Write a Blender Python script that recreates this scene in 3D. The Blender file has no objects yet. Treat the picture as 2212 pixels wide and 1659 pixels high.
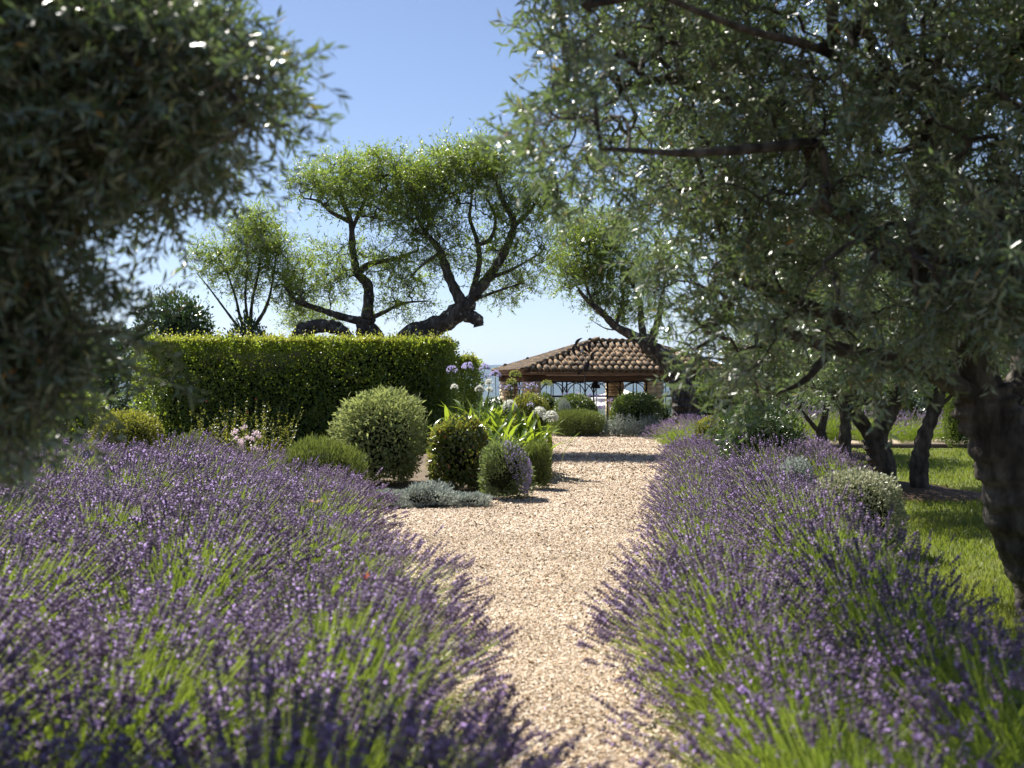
import bpy, math, random
import numpy as np
from mathutils import Vector, Matrix

# ------------------------------------------------------------------ camera, sky, sun, exposure
SC = bpy.context.scene
COL = SC.collection
rng = np.random.default_rng(11)
random.seed(11)
FX, CU, CV, CAMZ = 2457.8, 1106.0, 829.5, 1.45

cam_d = bpy.data.cameras.new('camera')
cam_d.lens = 40.0; cam_d.sensor_width = 36.0; cam_d.sensor_fit = 'HORIZONTAL'
cam_d.clip_start = 0.05; cam_d.clip_end = 30000
cam_d.dof.use_dof = True; cam_d.dof.focus_distance = 18.5; cam_d.dof.aperture_fstop = 2.7
cam = bpy.data.objects.new('camera', cam_d); COL.objects.link(cam)
cam.location = (0, 0, CAMZ); cam.rotation_euler = (math.radians(90), 0, 0)
SC.camera = cam

SUN_AZ, SUN_EL = -38.0, 52.0          # azimuth from +Y towards +X
az, el = math.radians(SUN_AZ), math.radians(SUN_EL)
SUN = Vector((math.sin(az)*math.cos(el), math.cos(az)*math.cos(el), math.sin(el)))
world = bpy.data.worlds.new('World'); SC.world = world; world.use_nodes = True
wn, wl = world.node_tree.nodes, world.node_tree.links
wn.clear()
wo = wn.new('ShaderNodeOutputWorld'); wb = wn.new('ShaderNodeBackground'); ws = wn.new('ShaderNodeTexSky')
ws.sky_type = 'NISHITA'; ws.sun_disc = False
ws.sun_elevation = el; ws.sun_rotation = az
ws.altitude = 1200; ws.air_density = 1.0; ws.dust_density = 0.6; ws.ozone_density = 3.2
wb.inputs[1].default_value = 0.062
wm = wn.new('ShaderNodeMix'); wm.data_type = 'RGBA'; wm.blend_type = 'MULTIPLY'; wm.inputs[0].default_value = 1
wm.inputs[7].default_value = (1.06, .945, .93, 1)          # the camera's white balance, over the whole sky
wl.new(ws.outputs[0], wm.inputs[6]); wl.new(wm.outputs[2], wb.inputs[0]); wl.new(wb.outputs[0], wo.inputs[0])
sun_d = bpy.data.lights.new('sun', 'SUN'); sun_d.energy = 5.0; sun_d.angle = math.radians(0.53); sun_d.color = (1.0, 0.95, 0.87)
sun = bpy.data.objects.new('sun', sun_d); COL.objects.link(sun)
sun.rotation_euler = SUN.to_track_quat('Z', 'Y').to_euler(); sun.location = (-20, 25, 40)
SC.view_settings.view_transform = 'Standard'; SC.view_settings.look = 'None'
SC.view_settings.gamma = 1.0; SC.view_settings.use_curve_mapping = False
SC.view_settings.exposure = 1.2
SC.render.engine = 'CYCLES'
SC.cycles.max_bounces = 8; SC.cycles.diffuse_bounces = 4; SC.cycles.glossy_bounces = 3
SC.cycles.transmission_bounces = 6; SC.cycles.volume_bounces = 0
SC.cycles.sample_clamp_indirect = 6.0

def W(u, v, D):
    "a point seen at (u, v) of the photograph at depth D"
    return np.array(((u - CU)/FX*D, D, CAMZ - (v - CV)/FX*D))

# ------------------------------------------------------------------ numpy mesh tools
def mk_mesh(name, verts, faces, mats, smooth=False):
    "faces: list of (int array (M,k), material index)"
    me = bpy.data.meshes.new(name)
    verts = np.ascontiguousarray(verts, dtype=np.float32)
    me.vertices.add(len(verts)); me.vertices.foreach_set('co', verts.ravel())
    faces = [(np.asarray(f, dtype=np.int32), m) for f, m in faces if len(f)]
    tot = sum(f.size for f, m in faces); npoly = sum(len(f) for f, m in faces)
    me.loops.add(tot); me.polygons.add(npoly)
    me.loops.foreach_set('vertex_index', np.concatenate([f.ravel() for f, m in faces]))
    lt = np.concatenate([np.full(len(f), f.shape[1], dtype=np.int32) for f, m in faces])
    ls = np.concatenate([[0], np.cumsum(lt)[:-1]]).astype(np.int32)
    me.polygons.foreach_set('loop_start', ls)
    me.polygons.foreach_set('material_index', np.concatenate([np.full(len(f), m, dtype=np.int32) for f, m in faces]))
    if smooth:
        me.polygons.foreach_set('use_smooth', np.ones(npoly, dtype=bool))
    for m in (mats if isinstance(mats, (list, tuple)) else [mats]):
        me.materials.append(m)
    me.update(calc_edges=True)
    return me

class MB:
    "collects pieces into one mesh"
    def __init__(s): s.v = []; s.f = []; s.n = 0
    def add(s, verts, faces, m=0):
        verts = np.asarray(verts, float).reshape(-1, 3)
        fs = {}
        if isinstance(faces, np.ndarray): s.f.append((faces + s.n, m))
        else:
            for f in faces: fs.setdefault(len(f), []).append(f)
            for k in fs: s.f.append((np.array(fs[k], dtype=np.int32) + s.n, m))
        s.v.append(verts); s.n += len(verts)
    def box(s, x0, x1, y0, y1, z0, z1, m=0):
        s.add([(x0,y0,z0),(x1,y0,z0),(x1,y1,z0),(x0,y1,z0),(x0,y0,z1),(x1,y0,z1),(x1,y1,z1),(x0,y1,z1)],
              [(0,3,2,1),(4,5,6,7),(0,1,5,4),(1,2,6,5),(2,3,7,6),(3,0,4,7)], m)
    def tube(s, pts, radii, sides=6, m=0, cap=True, wob=0.0, ridge=0.0):
        v, f = tubes(np.asarray(pts, float)[None], np.broadcast_to(np.asarray(radii, float), (len(pts),))[None], sides, wob, ridge)
        k = len(pts)
        s.add(v, f, m)
        if cap:
            s.f.append((np.arange((k-1)*sides, k*sides, dtype=np.int32)[None] + s.n - k*sides, m))
            s.f.append((np.arange(sides-1, -1, -1, dtype=np.int32)[None] + s.n - k*sides, m))
    def lathe(s, prof, c, sides=16, m=0):
        prof = np.asarray(prof, float); a = np.linspace(0, 2*np.pi, sides, endpoint=False)
        v = np.stack([np.outer(prof[:,0], np.cos(a)), np.outer(prof[:,0], np.sin(a)), np.repeat(prof[:,1][:,None], sides, 1)], -1).reshape(-1,3)+np.asarray(c)
        f = [(i*sides+j, i*sides+(j+1)%sides, (i+1)*sides+(j+1)%sides, (i+1)*sides+j) for i in range(len(prof)-1) for j in range(sides)]
        s.add(v, f, m)
    def mesh(s, name, mats, smooth=False, off=None):
        v = np.concatenate(s.v)
        if off is not None: v = v - np.asarray(off)
        return mk_mesh(name, v, s.f, mats, smooth)

def nrm(a):
    return a/np.maximum(np.linalg.norm(a, axis=-1, keepdims=True), 1e-9)

def tubes(P, R, sides=4, wob=0.0, ridge=0.0):
    "P (n,k,3), R (n,k): n tubes of k points"
    n, k, _ = P.shape
    T = np.empty_like(P); T[:,1:-1] = P[:,2:]-P[:,:-2]; T[:,0] = P[:,1]-P[:,0]; T[:,-1] = P[:,-1]-P[:,-2]
    T = nrm(T)
    ref = np.zeros_like(T); ref[...] = (0.31, 0.17, 0.93)
    mean = nrm(P[:,-1]-P[:,0])[:,None,:]
    alt = np.abs((mean*ref).sum(-1, keepdims=True)) > 0.8
    ref = np.where(alt, np.array((0.93,-0.3,0.2)), ref)
    X = nrm(np.cross(T, ref)); Y = np.cross(T, X)
    a = np.linspace(0, 2*np.pi, sides, endpoint=False)
    RR = R[:,:,None]*(1 + (wob*rng.standard_normal((n,k,sides)) if wob else 0))
    if ridge:
        aa = np.arange(sides)/sides*2*np.pi; tt = np.arange(k)[:,None]
        pat = sum(np.cos(aa[None]*q + tt*.16*(-1)**q + q*q)*w for q, w in ((3,.5),(5,.45),(8,.4)))
        RR = RR*(1 + ridge*pat[None] + ridge*.55*np.sin(tt*.9+aa[None]*2)[None] + ridge*.25*rng.standard_normal((n,k,sides)))
    V = P[:,:,None,:] + RR[...,None]*(np.cos(a)[None,None,:,None]*X[:,:,None,:] + np.sin(a)[None,None,:,None]*Y[:,:,None,:])
    idx = np.arange(n*k*sides).reshape(n,k,sides)
    nx = np.roll(idx, -1, axis=2)
    F = np.stack([idx[:,:-1], nx[:,:-1], nx[:,1:], idx[:,1:]], -1).reshape(-1,4)
    return V.reshape(-1,3), F.astype(np.int32)

LEAF4 = (np.array([(0,0,0),(.5,.45,.13),(0,1,-.12),(-.5,.45,.13)]), np.array([(0,1,2),(0,2,3)]))
LEAF2 = (np.array([(0,0,0),(.5,.45,.05),(0,1,0),(-.5,.45,.05)]), np.array([(0,1,2,3)]))
ROUND = (np.array([(0,0,0),(.42,.25,.1),(.42,.72,.1),(0,1,-.05),(-.42,.72,.1),(-.42,.25,.1)]), np.array([(0,1,2,3),(0,3,4,5)]))
BLADE = (np.array([(-.5,0,0),(.5,0,0),(.32,.55,.1),(-.32,.55,.1),(0,1,.4)]), None)

def leaves(pos, d, nr, L, Wd, unit=LEAF2):
    uy = nrm(d); uz = nrm(nr - (nr*uy).sum(-1, keepdims=True)*uy); ux = np.cross(uy, uz)
    U, F = unit
    L = np.broadcast_to(np.asarray(L, float), (len(pos),)); Wd = np.broadcast_to(np.asarray(Wd, float), (len(pos),))
    V = pos[:,None,:] + ux[:,None,:]*(U[None,:,0,None]*Wd[:,None,None]) + uy[:,None,:]*(U[None,:,1,None]*L[:,None,None]) + uz[:,None,:]*(U[None,:,2,None]*Wd[:,None,None])
    n, k = len(pos), len(U)
    Fa = (F[None] + (np.arange(n)*k)[:,None,None]).reshape(-1, F.shape[1])
    return V.reshape(-1,3), Fa.astype(np.int32)

def rdir(n):
    return nrm(rng.standard_normal((n,3)))

def catmull(pts, per=6):
    P = np.asarray(pts, float); P = np.vstack([2*P[0]-P[1], P, 2*P[-1]-P[-2]])
    out = []
    for i in range(1, len(P)-2):
        for t in np.linspace(0, 1, per, endpoint=False):
            out.append(.5*((2*P[i])+(-P[i-1]+P[i+1])*t+(2*P[i-1]-5*P[i]+4*P[i+1]-P[i+2])*t*t+(-P[i-1]+3*P[i]-3*P[i+1]+P[i+2])*t**3))
    out.append(P[-2]); return np.array(out)

# ------------------------------------------------------------------ scene objects
def tag(o, label=None, cat=None, group=None, kind=None):
    if label: o['label'] = label
    if cat: o['category'] = cat
    if group: o['group'] = group
    if kind: o['kind'] = kind
    return o
def thing(name, label, cat, loc=(0,0,0), group=None, rz=0.0):
    o = bpy.data.objects.new(name, None); COL.objects.link(o)
    o.location = tuple(loc); o.rotation_euler = (0,0,rz); o.empty_display_size = .2
    return tag(o, label, cat, group)
def put(name, me, parent=None, loc=(0,0,0), rot=None, scale=None, kind=None, label=None):
    o = bpy.data.objects.new(name, me); COL.objects.link(o)
    o.location = tuple(loc)
    if rot is not None: o.rotation_euler = rot
    if scale is not None: o.scale = scale
    if parent is not None: o.parent = parent
    return tag(o, label, None, None, kind)
def copy_tree(o, parent=None):
    c = o.copy(); COL.objects.link(c)
    if parent is not None: c.parent = parent
    for ch in list(o.children): copy_tree(ch, c)
    return c

# ------------------------------------------------------------------ materials
def new_mat(name):
    m = bpy.data.materials.new(name); m.use_nodes = True
    nt = m.node_tree; nt.nodes.clear()
    return m, nt, nt.nodes, nt.links
def ramp(nodes, stops, interp='LINEAR'):
    r = nodes.new('ShaderNodeValToRGB'); cr = r.color_ramp; cr.interpolation = interp
    while len(cr.elements) < len(stops): cr.elements.new(0.5)
    for e, (p, c) in zip(cr.elements, stops):
        e.position = p; e.color = (*c, 1)
    return r
def leaf_mat(name, stops, trans, tfac=0.35, back=None, rough=0.45, spec=0.5, interp='LINEAR', dry=None, vary=.3):
    m, nt, N, Lk = new_mat(name)
    out = N.new('ShaderNodeOutputMaterial'); p = N.new('ShaderNodeBsdfPrincipled'); t = N.new('ShaderNodeBsdfTranslucent'); mx = N.new('ShaderNodeMixShader')
    g = N.new('ShaderNodeNewGeometry'); r = ramp(N, stops, interp)
    Lk.new(g.outputs['Random Per Island'], r.inputs[0])
    oi = N.new('ShaderNodeObjectInfo'); hs = N.new('ShaderNodeHueSaturation'); mr = N.new('ShaderNodeMapRange')
    mr.inputs[3].default_value = 1-vary*.45; mr.inputs[4].default_value = 1+vary*.55
    Lk.new(oi.outputs['Random'], mr.inputs[0]); Lk.new(mr.outputs[0], hs.inputs['Value']); Lk.new(r.outputs[0], hs.inputs['Color'])
    col = hs.outputs[0]
    if dry is not None:
        tc = N.new('ShaderNodeTexCoord'); no = N.new('ShaderNodeTexNoise'); no.inputs['Scale'].default_value = dry[1]; no.inputs['Detail'].default_value = 4
        Lk.new(tc.outputs['Object'], no.inputs[0]); rd = ramp(N, [(.47,(0,0,0)),(.66,(1,1,1))]); Lk.new(no.outputs[0], rd.inputs[0])
        md = N.new('ShaderNodeMix'); md.data_type = 'RGBA'; Lk.new(rd.outputs[0], md.inputs[0]); Lk.new(col, md.inputs[6]); md.inputs[7].default_value = (*dry[0],1)
        col = md.outputs[2]
    base_col = col
    if back is not None:
        mb = N.new('ShaderNodeMix'); mb.data_type = 'RGBA'
        Lk.new(g.outputs['Backfacing'], mb.inputs[0]); Lk.new(col, mb.inputs[6]); mb.inputs[7].default_value = (*back, 1)
        col = mb.outputs[2]
    Lk.new(col, p.inputs['Base Color'])
    p.inputs['Roughness'].default_value = rough; p.inputs['Specular IOR Level'].default_value = spec
    # the light that comes through a leaf has the leaf's own hue, warmer
    mt = N.new('ShaderNodeMix'); mt.data_type = 'RGBA'; mt.inputs[0].default_value = .5
    Lk.new(base_col, mt.inputs[6]); mt.inputs[7].default_value = (*trans, 1)
    Lk.new(mt.outputs[2], t.inputs[0])
    mx.inputs[0].default_value = tfac
    Lk.new(p.outputs[0], mx.inputs[1]); Lk.new(t.outputs[0], mx.inputs[2]); Lk.new(mx.outputs[0], out.inputs[0])
    return m
def rock_mat(name, stops, scale=6.0, bump=0.4, detail=8, rough=0.9, island=0.0, stretch=(1,1,1), spots=None, coord='Object'):
    m, nt, N, Lk = new_mat(name)
    out = N.new('ShaderNodeOutputMaterial'); p = N.new('ShaderNodeBsdfPrincipled')
    tc = N.new('ShaderNodeTexCoord'); mp = N.new('ShaderNodeMapping'); mp.inputs['Scale'].default_value = stretch
    no = N.new('ShaderNodeTexNoise'); no.inputs['Scale'].default_value = scale; no.inputs['Detail'].default_value = detail; no.inputs['Roughness'].default_value = .65
    Lk.new(tc.outputs[coord], mp.inputs[0]); Lk.new(mp.outputs[0], no.inputs[0])
    r = ramp(N, stops); fac = no.outputs[0]
    if island:
        g = N.new('ShaderNodeNewGeometry'); oi = N.new('ShaderNodeObjectInfo')
        ad = N.new('ShaderNodeMath'); ad.operation = 'ADD'; Lk.new(g.outputs['Random Per Island'], ad.inputs[0]); Lk.new(oi.outputs['Random'], ad.inputs[1])
        fr = N.new('ShaderNodeMath'); fr.operation = 'FRACT'; Lk.new(ad.outputs[0], fr.inputs[0])
        ma = N.new('ShaderNodeMath'); ma.operation = 'MULTIPLY_ADD'; Lk.new(fr.outputs[0], ma.inputs[0]); ma.inputs[1].default_value = island
        sub = N.new('ShaderNodeMath'); sub.operation = 'SUBTRACT'; Lk.new(fac, sub.inputs[0]); sub.inputs[1].default_value = island/2
        Lk.new(sub.outputs[0], ma.inputs[2]); fac = ma.outputs[0]
    Lk.new(fac, r.inputs[0]); col = r.outputs[0]
    if spots:
        n2 = N.new('ShaderNodeTexNoise'); n2.inputs['Scale'].default_value = spots[1]; n2.inputs['Detail'].default_value = 5
        Lk.new(tc.outputs[coord], n2.inputs[0])
        r2 = ramp(N, [(spots[2],(0,0,0)),(spots[2]+.05,(1,1,1))]); Lk.new(n2.outputs[0], r2.inputs[0])
        mx = N.new('ShaderNodeMix'); mx.data_type = 'RGBA'; Lk.new(r2.outputs[0], mx.inputs[0]); Lk.new(col, mx.inputs[6]); mx.inputs[7].default_value = (*spots[0],1)
        col = mx.outputs[2]
    Lk.new(col, p.inputs['Base Color']); p.inputs['Roughness'].default_value = rough; p.inputs['Specular IOR Level'].default_value = .25
    b = N.new('ShaderNodeBump'); b.inputs['Strength'].default_value = bump; b.inputs['Distance'].default_value = .03
    Lk.new(no.outputs[0], b.inputs['Height']); Lk.new(b.outputs[0], p.inputs['Normal'])
    Lk.new(p.outputs[0], out.inputs[0])
    return m
def plain(name, col, rough=.6, metal=0.0, spec=.4):
    return rock_mat2(name, col, rough, metal, spec)
def rock_mat2(name, col, rough, metal, spec):
    m, nt, N, Lk = new_mat(name)
    out = N.new('ShaderNodeOutputMaterial'); p = N.new('ShaderNodeBsdfPrincipled')
    no = N.new('ShaderNodeTexNoise'); no.inputs['Scale'].default_value = 9; no.inputs['Detail'].default_value = 6
    tc = N.new('ShaderNodeTexCoord'); Lk.new(tc.outputs['Object'], no.inputs[0])
    c = np.array(col); r = ramp(N, [(.3, tuple(c*.72)), (.7, tuple(np.minimum(c*1.2, 1)))])
    Lk.new(no.outputs[0], r.inputs[0]); Lk.new(r.outputs[0], p.inputs['Base Color'])
    p.inputs['Roughness'].default_value = rough; p.inputs['Metallic'].default_value = metal; p.inputs['Specular IOR Level'].default_value = spec
    Lk.new(p.outputs[0], out.inputs[0]); return m

M = {}
M['olive'] = leaf_mat('olive_leaf', [(0,(.045,.066,.03)),(.5,(.066,.095,.04)),(.985,(.115,.15,.068)),(.99,(.38,.2,.03)),(1,(.3,.12,.02))], (.28,.42,.09), .3, back=(.25,.29,.2), rough=.3, spec=1.0)
M['almond'] = leaf_mat('almond_leaf', [(0,(.06,.1,.02)),(.6,(.1,.15,.028)),(1,(.16,.19,.035))], (.5,.68,.07), .54, rough=.38)
M['privet'] = leaf_mat('hedge_leaf', [(0,(.045,.085,.018)),(.6,(.08,.14,.026)),(.9,(.14,.2,.034)),(1,(.22,.2,.035))], (.55,.7,.06), .5, rough=.3)
M['privet_tip'] = leaf_mat('hedge_young_leaf', [(0,(.14,.17,.025)),(.7,(.22,.23,.035)),(1,(.3,.24,.05))], (.66,.72,.08), .46, rough=.38)
M['laurel'] = leaf_mat('laurel_leaf', [(0,(.025,.05,.014)),(1,(.05,.09,.022))], (.12,.22,.03), .25, rough=.28, spec=.6)
M['box'] = leaf_mat('box_leaf', [(0,(.04,.075,.016)),(.7,(.07,.115,.022)),(1,(.11,.15,.03))], (.26,.34,.04), .35, rough=.38)
M['golden'] = leaf_mat('golden_leaf', [(0,(.1,.13,.02)),(.7,(.17,.19,.025)),(1,(.24,.22,.04))], (.45,.45,.05), .42)
M['felt'] = leaf_mat('felted_grey_leaf', [(0,(.12,.16,.06)),(.6,(.2,.24,.095)),(1,(.31,.33,.15))], (.5,.56,.14), .36, back=(.3,.32,.17), rough=.8, spec=.15)
M['photinia'] = leaf_mat('glossy_red_tipped_leaf', [(0,(.055,.09,.02)),(.78,(.095,.13,.025)),(.92,(.16,.14,.04)),(1,(.36,.13,.07))], (.42,.44,.05), .38, rough=.22, spec=.7)
M['rosemary'] = leaf_mat('rosemary_needle', [(0,(.06,.1,.02)),(.7,(.1,.14,.03)),(1,(.17,.19,.05))], (.3,.36,.06), .35)
M['nepeta'] = leaf_mat('catmint_leaf', [(0,(.08,.12,.04)),(1,(.15,.19,.07))], (.28,.36,.08), .35)
M['lilac'] = leaf_mat('lilac_floret', [(0,(.24,.18,.4)),(1,(.45,.37,.62))], (.45,.36,.7), .35)
M['silver'] = leaf_mat('silver_leaf', [(0,(.24,.28,.25)),(1,(.42,.45,.4))], (.35,.38,.3), .22, rough=.85, spec=.1)
M['variegated'] = leaf_mat('cream_edged_leaf', [(0,(.16,.2,.1)),(.5,(.3,.32,.19)),(1,(.48,.47,.32))], (.45,.45,.25), .3)
M['strap'] = leaf_mat('strap_leaf', [(0,(.075,.14,.018)),(.7,(.12,.19,.022)),(1,(.2,.22,.03))], (.5,.62,.04), .45, rough=.3, spec=.6)
M['stalk'] = leaf_mat('green_stalk', [(0,(.1,.15,.04)),(1,(.15,.2,.06))], (.3,.38,.08), .3)
M['agapurple'] = leaf_mat('violet_petal', [(0,(.3,.27,.55)),(1,(.58,.54,.78))], (.7,.65,.9), .4)
M['agawhite'] = leaf_mat('white_petal', [(0,(.68,.68,.62)),(1,(.8,.8,.74))], (.8,.8,.7), .4)
M['agagreen'] = leaf_mat('green_bud', [(0,(.22,.28,.05)),(1,(.38,.4,.1))], (.5,.55,.1), .4)
M['pink'] = leaf_mat('pale_pink_petal', [(0,(.6,.45,.5)),(1,(.75,.65,.66))], (.7,.55,.6), .4)
M['lav_stem'] = leaf_mat('lavender_stem', [(0,(.1,.15,.03)),(.6,(.15,.21,.045)),(1,(.24,.28,.09))], (.46,.58,.07), .42)
M['lav_leaf'] = leaf_mat('lavender_leaf', [(0,(.08,.13,.022)),(.7,(.125,.19,.032)),(1,(.2,.25,.06))], (.46,.62,.05), .46)
M['lav_calyx'] = leaf_mat('lavender_calyx', [(0,(.11,.085,.12)),(.5,(.19,.145,.215)),(.8,(.3,.24,.32)),(1,(.3,.28,.21))], (.6,.48,.66), .45, rough=.7, spec=.2)
M['lav_floret'] = leaf_mat('lavender_floret', [(0,(.3,.19,.5)),(.6,(.44,.3,.68)),(1,(.62,.48,.82))], (.8,.6,1.0), .52, rough=.6, spec=.2)
M['grass'] = leaf_mat('lawn_blade', [(0,(.04,.075,.012)),(.6,(.075,.12,.018)),(.92,(.14,.165,.03)),(1,(.3,.24,.09))], (.4,.5,.04), .44, dry=((.2,.19,.06),.9))
M['bark_olive'] = rock_mat('olive_bark', [(.34,(.02,.016,.013)),(.5,(.065,.054,.044)),(.68,(.15,.13,.11))], 9, .9, stretch=(1,1,.35))
M['bark_almond'] = rock_mat('almond_bark', [(.32,(.018,.015,.013)),(.5,(.06,.05,.042)),(.7,(.15,.13,.11))], 8, .9, stretch=(1,1,.4), spots=((.34,.34,.3), 9.0, .62))
M['twig'] = plain('twig_bark', (.12,.1,.07), .85)
M['core'] = plain('dark_core_fill', (.014,.018,.007), .95, spec=.05)  # near-black solid fill; the shade deep inside foliage is put into its colour
M['soil'] = rock_mat('bed_soil', [(.3,(.07,.05,.034)),(.7,(.17,.125,.085))], 4, .8)
M['mulch'] = rock_mat('bark_mulch', [(.35,(.05,.032,.02)),(.55,(.13,.08,.05)),(.75,(.25,.17,.11))], 28, 1.0)
M['turf'] = rock_mat('turf_base', [(.3,(.07,.085,.02)),(.6,(.11,.13,.028)),(.8,(.2,.17,.07))], 3, .6)
M['stone'] = rock_mat('cut_limestone', [(.2,(.45,.34,.2)),(.5,(.66,.53,.34)),(.8,(.75,.65,.46))], 7, .7, island=.5)
M['mortar'] = rock_mat('lime_mortar', [(.3,(.22,.17,.11)),(.7,(.34,.27,.18))], 12, .6)
M['tile'] = rock_mat('weathered_clay_tile', [(.2,(.06,.043,.03)),(.42,(.15,.1,.06)),(.6,(.26,.18,.105)),(.85,(.4,.31,.19))], 9, .6, island=.22, spots=((.07,.062,.052), 7.0, .56))
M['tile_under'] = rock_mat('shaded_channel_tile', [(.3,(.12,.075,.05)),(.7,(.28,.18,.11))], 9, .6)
M['timber'] = rock_mat('dark_oak_beam', [(.3,(.055,.03,.018)),(.7,(.14,.08,.045))], 5, .5, stretch=(.3,3,3))
M['iron'] = plain('black_iron', (.018,.018,.02), .5, .6)
M['rust'] = plain('rusted_steel', (.03,.018,.014), .6, .2)
M['glass_ball'] = plain('glazed_ball', (.4,.42,.44), .12, .3, .8)
M['canvas'] = plain('white_parasol_canvas', (.78,.77,.73), .9)
M['pole'] = plain('pale_wooden_pole', (.4,.3,.2), .7)
M['bluegrey'] = plain('blue_grey_paint', (.16,.19,.25), .6)
M['edging'] = plain('weathered_edging_board', (.14,.11,.085), .9)
M['wing'] = leaf_mat('orange_butterfly_wing', [(0,(.62,.36,.1)),(1,(.75,.5,.2))], (.8,.5,.15), .45)
M['wing_red'] = leaf_mat('rust_red_wing', [(0,(.5,.12,.015)),(1,(.6,.16,.02))], (.7,.2,.02), .4)
M['insect'] = plain('dark_insect_body', (.04,.03,.025), .7)

GRAVEL = [(0,(.11,.08,.055)),(.14,(.26,.185,.12)),(.3,(.42,.3,.19)),(.52,(.56,.435,.305)),(.76,(.65,.545,.425)),(.94,(.78,.7,.6)),(1,(.48,.43,.38))]
def gravel_mats():
    m, nt, N, Lk = new_mat('gravel_chip')
    out = N.new('ShaderNodeOutputMaterial'); p = N.new('ShaderNodeBsdfPrincipled'); g = N.new('ShaderNodeNewGeometry')
    r = ramp(N, GRAVEL); Lk.new(g.outputs['Random Per Island'], r.inputs[0])
    tc = N.new('ShaderNodeTexCoord'); no = N.new('ShaderNodeTexNoise'); no.inputs['Scale'].default_value = 1.1; no.inputs['Detail'].default_value = 6; Lk.new(tc.outputs['Object'], no.inputs[0])
    r2 = ramp(N, [(.36,(.74,.72,.69)),(.6,(1.05,1.05,1.04))]); Lk.new(no.outputs[0], r2.inputs[0])
    mx = N.new('ShaderNodeMix'); mx.data_type = 'RGBA'; mx.blend_type = 'MULTIPLY'; mx.inputs[0].default_value = 1
    Lk.new(r.outputs[0], mx.inputs[6]); Lk.new(r2.outputs[0], mx.inputs[7]); Lk.new(mx.outputs[2], p.inputs['Base Color'])
    p.inputs['Roughness'].default_value = .8; p.inputs['Specular IOR Level'].default_value = .25
    Lk.new(p.outputs[0], out.inputs[0])
    m2, nt, N, Lk = new_mat('gravel_surface')
    out = N.new('ShaderNodeOutputMaterial'); p = N.new('ShaderNodeBsdfPrincipled'); tc = N.new('ShaderNodeTexCoord')
    vo = N.new('ShaderNodeTexVoronoi'); vo.inputs['Scale'].default_value = 85; vo.inputs['Randomness'].default_value = 1
    Lk.new(tc.outputs['Object'], vo.inputs[0])
    se = N.new('ShaderNodeSeparateColor'); Lk.new(vo.outputs['Color'], se.inputs[0])
    r = ramp(N, GRAVEL); Lk.new(se.outputs[0], r.inputs[0])
    no = N.new('ShaderNodeTexNoise'); no.inputs['Scale'].default_value = 1.3; no.inputs['Detail'].default_value = 5; Lk.new(tc.outputs['Object'], no.inputs[0])
    r2 = ramp(N, [(.3,(.7,.69,.68)),(.7,(.9,.89,.88))]); Lk.new(no.outputs[0], r2.inputs[0])  # shade between loose chips is put into this darker base tone
    mx = N.new('ShaderNodeMix'); mx.data_type = 'RGBA'; mx.blend_type = 'MULTIPLY'; mx.inputs[0].default_value = 1
    Lk.new(r.outputs[0], mx.inputs[6]); Lk.new(r2.outputs[0], mx.inputs[7]); Lk.new(mx.outputs[2], p.inputs['Base Color'])
    p.inputs['Roughness'].default_value = .85; p.inputs['Specular IOR Level'].default_value = .2
    b = N.new('ShaderNodeBump'); b.inputs['Strength'].default_value = .9; b.inputs['Distance'].default_value = .012; b.invert = True
    Lk.new(vo.outputs['Distance'], b.inputs['Height']); Lk.new(b.outputs[0], p.inputs['Normal']); Lk.new(p.outputs[0], out.inputs[0])
    return m, m2
M['chip'], M['gravel'] = gravel_mats()

# ------------------------------------------------------------------ terrain
def sstep(a, b, x):
    t = np.clip((x-a)/(b-a), 0, 1); return t*t*(3-2*t)
def G(x, y):
    x = np.asarray(x, float); y = np.asarray(y, float)
    z = .34*np.exp(-(((x+.35)/.85)**2+((y-18.2)/1.1)**2)) + .25*np.exp(-(((x+1.2)/1.0)**2+((y-19.8)/1.2)**2))
    z = z + .34*np.exp(-(((x-5.1)/1.3)**2+((y-34.0)/1.5)**2))
    z = z - .6*sstep(34.3, 36.2, y)*(1-sstep(6.5,9,x))*sstep(-6,-3,x)
    f = sstep(46, 320, y)
    z = z - 150*f
    return z
xs = np.concatenate([np.linspace(-1,1,121)]); 
ys = np.concatenate([np.linspace(-14, 48, 200), np.geomspace(49, 14000, 50)])
def terrain():
    vs = []; wid = 14 + np.maximum(ys,0)*.9
    s = np.sign(xs)*np.abs(xs)**1.4
    X = s[None,:]*wid[:,None]; Y = np.repeat(ys[:,None], len(xs), 1)
    V = np.stack([X, Y, G(X, Y)], -1).reshape(-1,3)
    idx = np.arange(V.shape[0]).reshape(len(ys), len(xs))
    F = np.stack([idx[:-1,:-1], idx[:-1,1:], idx[1:,1:], idx[1:,:-1]], -1).reshape(-1,4)
    return put('ground', mk_mesh('ground', V, [(F,0)], M['soil'], True), kind='structure')
terrain()
M['valley'] = rock_mat('valley_fields', [(.35,(.05,.07,.03)),(.5,(.1,.12,.05)),(.65,(.2,.19,.1))], .004, 0, coord='Object')
M['wood'] = rock_mat('hill_woodland', [(.35,(.03,.045,.022)),(.65,(.07,.085,.04))], .012, 0, coord='Object')
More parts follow.
